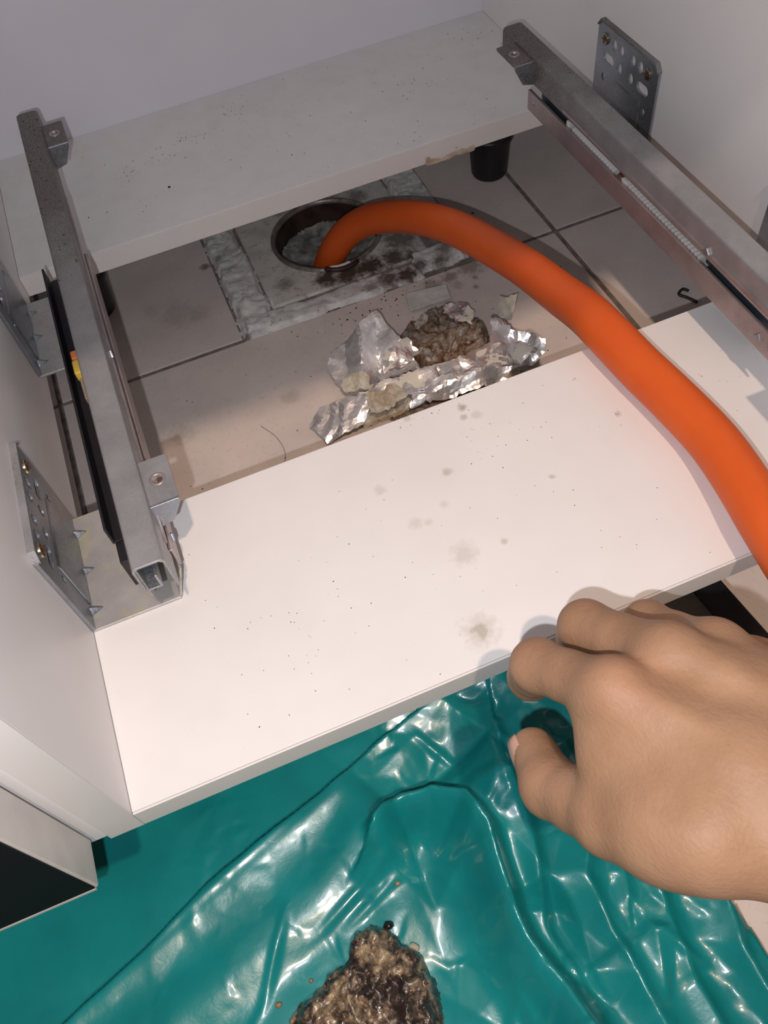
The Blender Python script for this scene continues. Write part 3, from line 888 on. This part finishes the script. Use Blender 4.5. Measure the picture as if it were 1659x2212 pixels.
s_obj('B', 'folded foil fan at the lower left end of the scraps', 'foil', lambda x, y: 1.0 * np.abs((((x - y) * .7 + 9 * vnoise(x, y, 14, 5)) / 11) % 1 - .5) * 2, seed=44, crum=1.3, lam=20, rag=.4)
s_obj('C', 'long putty covered tape band curving round the brown seal lump', 'foil_putty', lambda x, y: 3 * vnoise(x, y, 16, 3), seed=12, crum=2.0, lam=24, rag=.8)
s_obj('D', 'bright folded foil strip along the front board edge', 'foil', lambda x, y: 3 * np.exp(-((y - 259) / 4.0) ** 2), seed=18, crum=1.3, lam=22, rag=.5)
s_obj('F', 'bright foil piece with a bent edge beside the hose', 'foil', lambda x, y: 5 * np.exp(-(((x - 322) * .75 + (y - 285) * .65) / 6.0) ** 2), seed=23, crum=1.0, lam=26, rag=.5)
s_obj('G', 'small putty coated strip standing up beside the hose', 'putty', seed=31, crum=1.0, lam=14, rag=.5)
s_obj('S1', 'wrinkled cream shred on the right side of the kite flap', 'foil_putty', seed=61, crum=1.6, lam=12, rag=.9)
s_obj('S2', 'peeled cream shred at the lower corner of the kite flap', 'putty', seed=62, crum=1.2, lam=12, rag=.8)
s_obj('S3', 'small square foil shred on the middle of the putty band', 'foil', seed=63, crum=.8, lam=12, rag=.3)
s_obj('S4', 'tan crumbly putty shred above the folded foil fan', 'putty', seed=64, crum=2.4, lam=9, rag=1.0)
s_obj('S5', 'ragged cream film shred on top of the brown seal lump', 'foil_putty', seed=65, crum=2.2, lam=10, rag=1.0)
blob([(213, 260), (236, 266), (272, 260), (300, 256), (296, 244), (271, 244), (230, 247)], 6, M['lump'], 'grease_streak', seal, 71, 8, 1.2)

# ------------------------------------------------------------------ crumbs, twig, hairs
def crumbs(lst, name, label, mat='crumb'):
    mb = MB()
    for (x, y, z, r) in lst:
        a = random.uniform(0, 6.28); e = random.uniform(.5, 1.0); h = r * random.uniform(.4, .9)
        ca, sa = math.cos(a), math.sin(a)
        vs = []
        for (u, v, w) in ((1, 0, 0), (0, 1, 0), (-1, 0, 0), (0, -1, 0), (0, 0, 1)):
            uu, vv = u * r * random.uniform(.7, 1.2), v * r * e
            vs.append((x + uu * ca - vv * sa, y + uu * sa + vv * ca, z + w * h))
        mb.add(vs, [(0, 1, 4), (1, 2, 4), (2, 3, 4), (3, 0, 4)])
    o = mb.build(name, M[mat]); tag(o, label, 'dirt', kind='stuff'); return o
L_ = []
for (cx_, cy_, sx_, sy_, n_) in ((189, 510, 9, 6, 26), (149, 493, 10, 5, 30), (115, 475, 14, 7, 26), (297, 404, 12, 4, 18), (270, 494, 60, 30, 60), (330, 468, 12, 8, 20), (395, 518, 10, 9, 18), (130, 440, 80, 40, 70), (350, 440, 30, 30, 24)):
    for _ in range(n_):
        x, y = random.gauss(cx_, sx_), random.gauss(cy_, sy_)
        if 4 < x < W - 4 and 394 < y < 542: L_.append((x, y, .02, random.choice((.28, .35, .45, .6))))
L_ += [(120, 439, .02, 1.5), (57.5, 434, .02, .8), (214, 430, .02, .8)]
crumbs(L_, 'dirt_crumbs', 'dark dust crumbs scattered over the rear white board')
L_ = []
for (cx_, cy_, sx_, sy_, n_) in ((230, 120, 14, 8, 24), (195, 151, 8, 2, 14), (120, 60, 60, 35, 50), (90, 45, 25, 15, 20), (298, 104, 2, 3, 8), (360, 95, 20, 25, 16), (250, 60, 70, 40, 30), (291, 137, 2, 1, 5)):
    for _ in range(n_):
        x, y = random.gauss(cx_, sx_), random.gauss(cy_, sy_)
        if 50 < x < W - 4 and 3 < y < 153: L_.append((x, y, .02, random.choice((.22, .3, .4))))
crumbs(L_, 'dirt_crumbs', 'fine dark specks scattered over the front white board')
L_ = []
for _ in range(150):
    y = 480 - abs(random.gauss(0, 90))
    if y > 95: L_.append((random.uniform(39, 51.5), y, 60.98, random.choice((.2, .25, .3, .4, .7))))
crumbs(L_, 'dirt_crumbs', 'brown dust crumbs lying on the left drawer runner')
L_ = []
for _ in range(90):
    L_.append((random.uniform(W - 51.5, W - 39), 400 - abs(random.gauss(0, 90)), 60.98, random.choice((.25, .35, .5))))
crumbs(L_, 'dirt_crumbs', 'brown dust crumbs lying on the right drawer runner')
L_ = []
for _ in range(170):
    x, y = random.uniform(20, 415), random.uniform(165, 390)
    L_.append((x, y, FZ, random.choice((.3, .4, .6, .8))))
for _ in range(70):
    L_.append((random.gauss(250, 40), random.gauss(385, 10), FZ, random.choice((.4, .6, .9, 1.2))))
L_.append((372, 455, FZ, 1.8))
crumbs(L_, 'dirt_crumbs', 'dark grit scattered over the floor tiles in the opening')
crumbs([(random.gauss(190, 30), random.gauss(360, 22), FZ, random.choice((.5, .7, 1.0))) for _ in range(40)] + [(143, 346, FZ, 1.5), (370, 360, FZ, 3.0), (366, 362, FZ, 2.0)], 'plaster_bits', 'pale plaster bits scattered near the torn seal', 'chip')
tw = MB().tube(catmull([(481, 276, FZ + 2), (477, 279, FZ + 3), (472, 276, FZ + 2), (476, 270, FZ + 1.6), (480, 262, FZ + 1.4)], 5), [1.2] * 21, 8)
tag(tw.build('bent_twig', M['hair'], smooth=True), 'small black hook shaped twig on the tiles near the right runner', 'twig')
def hair(pts, label):
    o = MB().tube(catmull(pts, 8), .15, 5).build('hair_strand', M['hair'], smooth=True); tag(o, label, 'hair', 'loose hairs on the tiles')
hair([(14, 290, FZ + .4), (6, 250, FZ + .5), (18, 222, FZ + .5), (38, 216, FZ + .5), (24, 236, FZ + .6), (10, 262, FZ + .6)], 'long loose curled hair on the tiles left of the left runner')
hair([(62, 216, FZ + .4), (84, 214, FZ + .5), (98, 222, FZ + .5), (92, 230, FZ + .5), (70, 224, FZ + .5)], 'fine looped hair on the tiles beside the front fixing tab')
hair([(84, 190, FZ + .4), (92, 196, FZ + .5), (96, 186, FZ + .5), (88, 180, FZ + .5), (80, 188, FZ + .5)], 'tiny curled hair near the sealant strip')
hair([(120, 300, FZ + .4), (128, 282, FZ + .5), (128, 262, FZ + .5), (112, 240, FZ + .5), (96, 232, FZ + .5)], 'long fine hair left of the foil fan')

# ------------------------------------------------------------------ black plinth piece at the right front
pl = MB().prism([(310, -120), (318, -84), (334, -80), (336, -84), (322, -90), (316, -120)], -160, 118, 'y')
plo = pl.build('plinth_panel', M['black_sheet'], bevel=.8)
for v in plo.data.vertices: v.co.x += -v.co.y * .10
tag(plo, 'glossy black plinth strip leaning under the cabinet front beside the hand', 'plinth')

# ------------------------------------------------------------------ teal rubbish bag
st = 1.15
X, Y = np.meshgrid(np.arange(-170, 268, st), np.arange(-215, 70, st))
H = np.full(X.shape, -119.0)
def ss(x, a, b):
    t = np.clip((x - a) / (b - a), 0, 1); return t * t * (3 - 2 * t)
wx = X + 5 * (fbm(X, Y, 40, 71, 3) - .5); wy = Y + 5 * (fbm(X, Y, 40, 83, 3) - .5)
# the upper-left sheet is overlapped by the next fold along a long diagonal crease
d, s_, t_ = polydist(wx, wy, [(190, 46), (116, 27), (72, 12), (12, -7), (-35, -26), (-85, -45), (-180, -85)])
sd = -d * s_                                       # > 0 on the left of travel reversed
sd = d * s_                                        # travelling to -x: left side is -y
sx_ = np.clip(sd - 2, 0, 200)
und = 1.5 * np.sin(sd / 6.6 + 3.5 * fbm(X, Y, 110, 55, 2) + .5) * ss(sd, 3, 12)
H += ss(sd, -1.0, 2.2) * (19 - .07 * np.minimum(sx_, 110)) + und * (1 - ss(X, 70, 110))
H += 2.0 * ss(sd, -60, -6)
# rolled collar around the sludge pocket
d, s_, t_ = polydist(wx, wy, [(96, -22), (103, -17), (113, -14), (128, -18), (142, -30), (147, -49), (145, -74), (143, -99), (151, -129), (160, -170), (166, -210)])
sg = d * s_
H += 30 * np.where(sg > 0, np.exp(-(d / 4.0) ** 1.6), np.exp(-(d / 15) ** 2.0))
# pocket that holds the sludge
H -= 7 * np.exp(-(((X - 62) / 34) ** 2 + ((Y + 100) / 36) ** 2))
# folds on the right
for pts, h, w1, w2 in (([(178, 5), (171, -23), (168, -60), (156, -97), (160, -150)], 17, 4, 13), ([(200, -60), (186, -83), (184, -110), (186, -133), (190, -210)], 19, 5, 12),
                       ([(222, -80), (214, -113), (211, -143), (212, -200)], 16, 4.5, 11), ([(243, -110), (238, -140), (240, -210)], 13, 4, 8), ([(150, 40), (168, 10), (190, -20)], 10, 5, 10),
                       ([(205, -20), (214, -60), (200, -100)], 11, 4, 9)):
    d, s_, _ = polydist(wx, wy, pts)
    H += .5 * h * np.where(d * s_ > 0, np.exp(-(d / w1) ** 1.25), np.exp(-(d / (w2 * 1.3)) ** 1.15))
# crumpled facets: sparse on the smooth roll, dense round the collar
pts = []; hts = []
while len(pts) < 620:
    x, y = rng.uniform(-175, 272), rng.uniform(-220, 75)
    dense = .10 + .9 * float(ss(np.array(x), 60, 120)) + .7 * math.exp(-(((x - 60) / 45) ** 2 + ((y + 70) / 30) ** 2))
    if rng.uniform() < dense: pts.append((x, y)); hts.append(rng.normal(0, 1))
F1 = facets(X, Y, pts, hts)
pts2 = [(rng.uniform(-175, 272), rng.uniform(-220, 75)) for _ in range(240)]
F2 = facets(X, Y, pts2, rng.normal(0, 1, 240))
am = .35 + .65 * ss(X, 60, 130)
pts4 = [(rng.uniform(-175, 272), rng.uniform(-220, 75)) for _ in range(75)]
F4 = facets(X, Y, pts4, rng.normal(0, 1, 75))
H += (.25 + 5.5 * ss(X, 70, 125)) * F4
am = .04 + .6 * ss(X, 70, 130) + .5 * np.exp(-(((X - 60) / 40) ** 2 + ((Y + 62) / 18) ** 2))
H += 1.0 * am * F1 + 3.4 * (.08 + .92 * ss(X, 70, 130)) * F2
# long taut creases running from the collar
for (ax, ay, bx, by, h) in ((110, -30, 40, -60, 2), (100, -45, 60, -60, 2), (150, -10, 130, 25, 2.4), (165, -30, 205, 0, 2.2), (60, 5, -40, -30, 1.6), (20, -70, -60, -140, 2.2), (40, -35, 10, -80, 2), (200, -110, 225, -150, 2)):
    d, _, t = polydist(X, Y, [(ax, ay), (bx, by)])
    H += h * np.clip(1 - d / 3.5, 0, 1) * np.sin(np.clip(t, 0, 1) * math.pi)
pts3 = [(rng.uniform(-175, 272), rng.uniform(-220, 75)) for _ in range(2600)]
F3 = facets(X, Y, pts3, rng.normal(0, 1, 2600))
H += .32 * F3 * ss(fbm(X, Y, 45, 91, 3) + .10 * ss(X, 40, 110), .56, .70)
H = smooth2(H, 1)
H = np.maximum(H, FZ + 1.0 + 1.5 * fbm(X, Y, 12, 3))
# sheet must pass under the cabinet and the neighbour's door
cap = np.where(Y > -26, -30, 0)
H = np.minimum(H, cap)
edge = 250 + 7 * (fbm(X * 0, Y, 22, 9) - .5) - .10 * np.clip(Y + 119, -80, 200)
keep = X < edge
H = np.where(X > edge - 6, np.minimum(H, FZ + 1.5 + (edge - X) * 1.2), H)
bag = MB(); ids = -np.ones(X.shape, int)
kk = np.argwhere(keep)
ids[keep] = np.arange(len(kk))
bag.v = [(X[j, i], Y[j, i], H[j, i]) for j, i in kk]
q = np.stack([ids[:-1, :-1], ids[:-1, 1:], ids[1:, 1:], ids[1:, :-1]], -1).reshape(-1, 4)
bag.f = [tuple(map(int, f)) for f in q if f.min() >= 0]
bago = bag.build('rubbish_bag', M['bag'], smooth=True, recalc=False)
tag(bago, 'crumpled teal green plastic rubbish bag spread on the floor below the cabinet', 'bag')
def bag_z(x, y):
    i = int(round((x - X[0, 0]) / st)); j = int(round((y - Y[0, 0]) / st))
    return float(H[min(max(j, 0), X.shape[0] - 1), min(max(i, 0), X.shape[1] - 1)])

# ------------------------------------------------------------------ grease sludge on the bag
SP = [(12, -98), (28, -80), (46, -75), (58, -71), (65, -62), (75, -60), (83, -67), (88, -78), (94, -86), (96, -98), (92, -116), (88, -140), (70, -160), (40, -160), (16, -140), (4, -116)]
px = np.array([q[0] for q in SP]); py = np.array([q[1] for q in SP])
stp = .8
SX, SY = np.meshgrid(np.arange(px.min() - 4, px.max() + 4, stp), np.arange(py.min() - 4, py.max() + 4, stp))
d, _, _ = polydist(SX, SY, SP + [SP[0]]); d = np.where(inpoly(SX, SY, SP), d, -d)
d = d + (fbm(SX, SY, 9, 5, 4) - .5) * 8
hgt = 11 * np.clip(d / 14, 0, 1) ** .6 + 3.0
lum = np.clip(1 - worley(SX, SY, 8.5, 23) * 1.05, 0, 1) * 4.0 + np.clip(1 - worley(SX, SY, 5.5, 3) * 1.05, 0, 1) * 3.0 + np.clip(1 - worley(SX, SY, 2.6, 13) * 1.05, 0, 1) * 1.5 + (fbm(SX, SY, 6, 17, 4) - .5) * 5
ii = np.clip(((SX - X[0, 0]) / st).round().astype(int), 0, X.shape[1] - 1); jj = np.clip(((SY - Y[0, 0]) / st).round().astype(int), 0, X.shape[0] - 1)
SZ = np.minimum(H[jj, ii], -104 + 0 * SX) * .35 + -112 * .65 + hgt * np.clip(d / 2 + .3, 0, 1) + lum * np.clip(d / 3, 0, 1)
SZ = np.where(d > 1.2, np.maximum(SZ, H[jj, ii] + .5 + lum * .5), H[jj, ii] - .5)
sl = MB(); ids = -np.ones(SX.shape, int); ok = d > -.8
kk = np.argwhere(ok); ids[ok] = np.arange(len(kk))
sl.v = [(SX[j, i], SY[j, i], SZ[j, i]) for j, i in kk]
q = np.stack([ids[:-1, :-1], ids[:-1, 1:], ids[1:, 1:], ids[1:, :-1]], -1).reshape(-1, 4)
sl.f = [tuple(map(int, f)) for f in q if f.min() >= 0]
slo = sl.build('grease_sludge', M['sludge'], smooth=True, recalc=False)
tag(slo, 'wet lumpy brown grey grease sludge heaped in the teal bag', 'sludge', kind='stuff')
def pebble(x, y, r, z=None, label='', mat='chip', sq=.7):
    mb = MB(); n1, n2 = 10, 7; vs = []
    for a in range(1, n2):
        for b in range(n1):
            th = math.pi * a / n2; ph = 2 * math.pi * b / n1; k = r * random.uniform(.85, 1.12)
            vs.append((k * math.sin(th) * math.cos(ph), k * .8 * math.sin(th) * math.sin(ph), k * sq * math.cos(th)))
    vs = [(0, 0, r * sq)] + vs + [(0, 0, -r * sq)]
    fs = [(0, 1 + b, 1 + (b + 1) % n1) for b in range(n1)]
    for a in range(n2 - 2):
        for b in range(n1): fs.append((1 + a * n1 + b, 1 + (a + 1) * n1 + b, 1 + (a + 1) * n1 + (b + 1) % n1, 1 + a * n1 + (b + 1) % n1))
    l = len(vs) - 1
    fs += [(l, l - n1 + (b + 1) % n1, l - n1 + b) for b in range(n1)]
    zz = (bag_z(x, y) if z is None else z) + r * sq * .8
    mb.add([(x + a, y + b, zz + c) for a, b, c in vs], fs)
    o = mb.build('grease_lump', M[mat], smooth=True); tag(o, label, 'grease lump', 'loose lumps of grease in the bag'); return o
M['lump_pale'] = mat_plain('pale_fat', (.60, .52, .38), .3, 0, .3, .3, coat=.4)
M['lump_brown'] = mat_plain('brown_fat', (.40, .24, .13), .35, 0, .3, .3, coat=.3)
M['lump_black'] = mat_plain('black_wet_lump', (.012, .010, .010), .12, 0, .3, .3, coat=.6)
pebble(90, -80, 3.6, None, 'pale fat lump at the right edge of the sludge', 'lump_pale')
pebble(83, -66, 2.8, None, 'glossy black lump at the tip of the sludge', 'lump_black')
pebble(94.5, -50, 1.5, None, 'tiny tan crumb on the teal bag above the sludge', 'lump_brown')
pebble(38, -74, 1.3, None, 'tiny brown crumb on the teal bag left of the sludge tip', 'lump_brown')
pebble(20, -78, 1.8, None, 'small tan crumb on the bag at the far left of the sludge', 'lump_brown')

# ------------------------------------------------------------------ the hand: one continuous skin grown from a smooth field
def surface_nets(F, org, h):
    ins = F < 0
    nx, ny, nz = F.shape
    acc = np.zeros((nx - 1, ny - 1, nz - 1, 3), np.float32); cnt = np.zeros((nx - 1, ny - 1, nz - 1), np.float32)
    off = [(a, b, c) for a in (0, 1) for b in (0, 1) for c in (0, 1)]
    def sub(A, o): return A[o[0]:o[0] + nx - 1, o[1]:o[1] + ny - 1, o[2]:o[2] + nz - 1]
    for o in off:
        for ax in range(3):
            if o[ax]: continue
            o2 = list(o); o2[ax] = 1
            a, b = sub(F, o), sub(F, o2)
            m = sub(ins, o) != sub(ins, o2)
            t = np.where(m, a / np.where(m, a - b, 1), 0)
            for k in range(3):
                acc[..., k] += np.where(m, (o[k] + (t if k == ax else 0)), 0)
            cnt += m
    act = cnt > 0
    idx = -np.ones(act.shape, np.int64); idx[act] = np.arange(act.sum())
    cells = np.argwhere(act)
    V = (cells + acc[act] / cnt[act][:, None]) * h + np.array(org)
    faces = []
    for ax in range(3):
        u, v = (ax + 1) % 3, (ax + 2) % 3
        sl0 = [slice(None)] * 3; sl1 = [slice(None)] * 3
        sl0[ax] = slice(0, -1); sl1[ax] = slice(1, None)
        m = ins[tuple(sl0)] != ins[tuple(sl1)]
        e = np.argwhere(m)
        e = e[(e[:, u] > 0) & (e[:, v] > 0) & (e[:, u] < F.shape[u] - 1) & (e[:, v] < F.shape[v] - 1)]
        fl_ = ins[tuple(sl0)][tuple(e.T)]
        def cell(du, dv):
            q = e.copy(); q[:, u] -= du; q[:, v] -= dv; return idx[tuple(q.T)]
        a, b, c, d = cell(1, 1), cell(0, 1), cell(0, 0), cell(1, 0)
        Q = np.where(fl_[:, None], np.stack([a, b, c, d], 1), np.stack([d, c, b, a], 1))
        faces.append(Q)
    return V, np.concatenate(faces)
hs = 1.5
lo = np.array([140, -215, -6]); hi = np.array([352, 4, 190])
gx_, gy_, gz_ = [np.arange(lo[k], hi[k], hs, dtype=np.float32) for k in range(3)]
GX, GY, GZ = np.meshgrid(gx_, gy_, gz_, indexing='ij')
def cone(a, b, ra, rb):
    a = np.array(a, float); b = np.array(b, float); d = b - a; L = float(d @ d)
    t = np.clip(((GX - a[0]) * d[0] + (GY - a[1]) * d[1] + (GZ - a[2]) * d[2]) / L, 0, 1)
    return np.sqrt((GX - a[0] - t * d[0]) ** 2 + (GY - a[1] - t * d[1]) ** 2 + (GZ - a[2] - t * d[2]) ** 2) - (ra + (rb - ra) * t)
def ball(c, r): return np.sqrt((GX - c[0]) ** 2 + (GY - c[1]) ** 2 + (GZ - c[2]) ** 2) - r
def smin(a, b, k):
    h = np.clip(.5 + .5 * (b - a) / k, 0, 1)
    return b * (1 - h) + a * h - k * h * (1 - h)
J = dict(imcp=(186, -60.5, 90), ipip=(174.5, -33.2, 65.2), idip=(175, -28, 41.7), itip=(177.1, -26.2, 29),
         mmcp=(209.4, -56.5, 88), mpip=(199.5, -24.9, 61.1), mdip=(202.4, -18.8, 36), mtip=(207.6, -19, 21),
         rmcp=(229.2, -57.6, 78), rpip=(224.9, -30.2, 51.1), rdip=(229.3, -25.2, 27.1), rtip=(232.4, -24.6, 12),
         pmcp=(244, -64.3, 66), ppip=(241.9, -44.7, 42.8), pdip=(244.8, -41.8, 25.2), ptip=(248.1, -41.4, 12),
         tmcp=(170.6, -92.3, 70), tip=(161, -70.9, 48.2), ttip=(163.3, -53.6, 38.4), tcmc=(189, -112, 91),
         wi=(222, -125, 98), wm=(246, -117, 97), wu=(267, -104, 85))
def mid(a, b, t=.5, dz=0):
    a = np.array(J[a] if isinstance(a, str) else a, float); b = np.array(J[b] if isinstance(b, str) else b, float)
    q = a + (b - a) * t; q[2] += dz; return tuple(q)
# palm: four metacarpals and the heel
palm = cone(J['wi'], J['imcp'], 16, 11.5)
for a, b, ra, rb in (('wm', 'mmcp', 16, 11.8), ('wm', 'rmcp', 15, 11), ('wu', 'pmcp', 14, 10)):
    palm = smin(palm, cone(J[a], J[b], ra, rb), 10)
palm = smin(palm, cone(mid('wi', 'imcp', .35, -8), mid('wu', 'pmcp', .5, -4), 14, 12), 14)
palm = smin(palm, cone(J['wi'], J['wu'], 17, 16), 12)
palm = smin(palm, cone((196, -116, 88), (262, -156, 106), 15, 21), 14)
palm = smin(palm, cone((240, -118, 95), (288, -168, 122), 22, 25), 14)
palm = smin(palm, cone((260, -110, 90), (308, -160, 114), 20, 23), 14)
palm = smin(palm, cone((292, -170, 122), (352, -235, 160), 27, 33), 14)
# thumb and its web
th = cone(J['tcmc'], J['tmcp'], 16, 13)
th = smin(th, cone(J['tmcp'], mid('tmcp', 'tip', .5), 12.6, 10.9), 4)
th = smin(th, cone(mid('tmcp', 'tip', .5), J['tip'], 10.9, 11.2), 4)
th = smin(th, cone(J['tip'], J['ttip'], 11.0, 8.8), 3)
palm = smin(palm, cone((179.5, -62, 80), (177, -77, 77), 7, 8), 10)
palm = smin(palm, cone((177, -77, 77), (178, -90, 80), 8, 10), 10)
palm = smin(palm, cone((186, -72, 84), (190, -94, 85), 9, 12), 12)
body = smin(palm, th, 5.5)
body = smin(body, cone(mid('tcmc', 'tmcp', .6, 2), mid('wi', 'imcp', .5, -4), 10, 11), 8)
body = smin(body, cone(mid('tcmc', 'tmcp', .35), mid('wi', 'imcp', .35), 15, 15), 12)
def finger(pre, r):
    a, b, c, d = [J[pre + k] for k in ('mcp', 'pip', 'dip', 'tip')]
    f = cone(a, mid(a, b, .55), r * 1.18, r * .95)
    f = smin(f, cone(mid(a, b, .55), b, r * .95, r * 1.07), 3)
    f = smin(f, cone(b, mid(b, c), r * 1.04, r * .94), 2.5)
    f = smin(f, cone(mid(b, c), c, r * .94, r * .92), 2.5)
    f = smin(f, cone(c, d, r * .92, r * .76), 2.5)
    return f
fi, fm, fr, fp = finger('i', 9.7), finger('m', 10.0), finger('r', 9.3), finger('p', 8.2)
fs_ = smin(smin(fi, fm, 1.2), smin(fr, fp, 1.2), 1.2)
body = smin(body, fs_, 4.0)
# knuckle domes and extensor tendons on the back of the hand
for k, r in (('imcp', 8.5), ('mmcp', 8.8), ('rmcp', 8)):
    c = np.array(J[k], float); body = smin(body, ball(tuple(c + np.array((1, -1, 5.0))), r), 5)
for a, b in (('wm', 'mmcp'), ('wi', 'imcp'), ('wm', 'rmcp')):
    body = smin(body, cone(mid(a, b, .35, 12.6), mid(a, b, .95, 9.8), 1.6, 2.2), 4)
body[0] = 9; body[-1] = 9; body[:, 0] = 9; body[:, -1] = 9; body[:, :, 0] = 9; body[:, :, -1] = 9
V, Q = surface_nets(body.astype(np.float32), lo, hs)
# relax the skin a little
nbr = np.zeros_like(V); dg = np.zeros(len(V))
for it in range(3):
    nbr[:] = 0; dg[:] = 0
    for k in range(4):
        a, b = Q[:, k], Q[:, (k + 1) % 4]
        np.add.at(nbr, a, V[b]); np.add.at(nbr, b, V[a]); np.add.at(dg, a, 1); np.add.at(dg, b, 1)
    V = V * .45 + .55 * nbr / np.maximum(dg, 1)[:, None]
lab = np.arange(len(V))
for it in range(400):
    old = lab.copy()
    for k in range(4):
        a, b = Q[:, k], Q[:, (k + 1) % 4]
        m = np.minimum(lab[a], lab[b]); np.minimum.at(lab, a, m); np.minimum.at(lab, b, m)
    lab = lab[lab]
    if (lab == old).all(): break
big = np.bincount(lab).argmax(); Q = Q[lab[Q[:, 0]] == big]
us, inv = np.unique(Q, return_inverse=True); V = V[us]; Q = inv.reshape(-1, 4)
hm = MB(); hm.v = [tuple(map(float, v)) for v in V]; hm.f = [tuple(map(int, f)) for f in Q]
hand = hm.build('person', M['skin'], smooth=True, recalc=True, origin=(230, -110, 0))
tag(hand, 'bare tanned right hand reaching in over the teal bag with curled fingers', 'person')
hand.data['smooth'] = 1
# nails
def nail(c, along, normal, L, Wd, name='nail'):
    A = Vector(along).normalized(); Nn = Vector(normal); Nn = (Nn - A * Nn.dot(A)).normalized(); B = A.cross(Nn)
    mb = MB(); nu, nv = 9, 8; vs = []
    for j in range(nv + 1):
        v = j / nv - .5
        wdt = Wd * (1 - .35 * max(0, abs(v) * 2 - .55) / .45)
        for i in range(nu + 1):
            u = i / nu - .5
            p_ = Vector(c) + A * (v * L) + B * (u * wdt) + Nn * (-(u * 2) ** 2 * Wd * .24 - (v + .1) ** 2 * L * .16)
            vs.append(tuple(p_))
    fs = [(j * (nu + 1) + i, j * (nu + 1) + i + 1, (j + 1) * (nu + 1) + i + 1, (j + 1) * (nu + 1) + i) for j in range(nv) for i in range(nu)]
    mb.add(vs, fs); o = mb.build(name, M['nail'], hand, smooth=True, recalc=False)
    m = o.modifiers.new('solid', 'SOLIDIFY'); m.thickness = .0007; m.offset = 0
    return o
tdir = Vector(J['ttip']) - Vector(J['tip'])
tn = Vector((-1.0, -.12, .25))
tn = (tn - tdir.normalized() * tn.dot(tdir.normalized())).normalized()
nail(tuple(Vector(J['ttip']) - tdir.normalized() * 1.5 + tn * 9.0), tdir, tn, 15, 12.5)
idr = Vector(J['itip']) - Vector(J['idip'])
inn = Vector((-.55, .9, .1)); inn = (inn - idr.normalized() * inn.dot(idr.normalized())).normalized()
nail(tuple(Vector(J['itip']) - idr.normalized() * 2 + inn * 7.6), idr, inn, 11, 9.5)
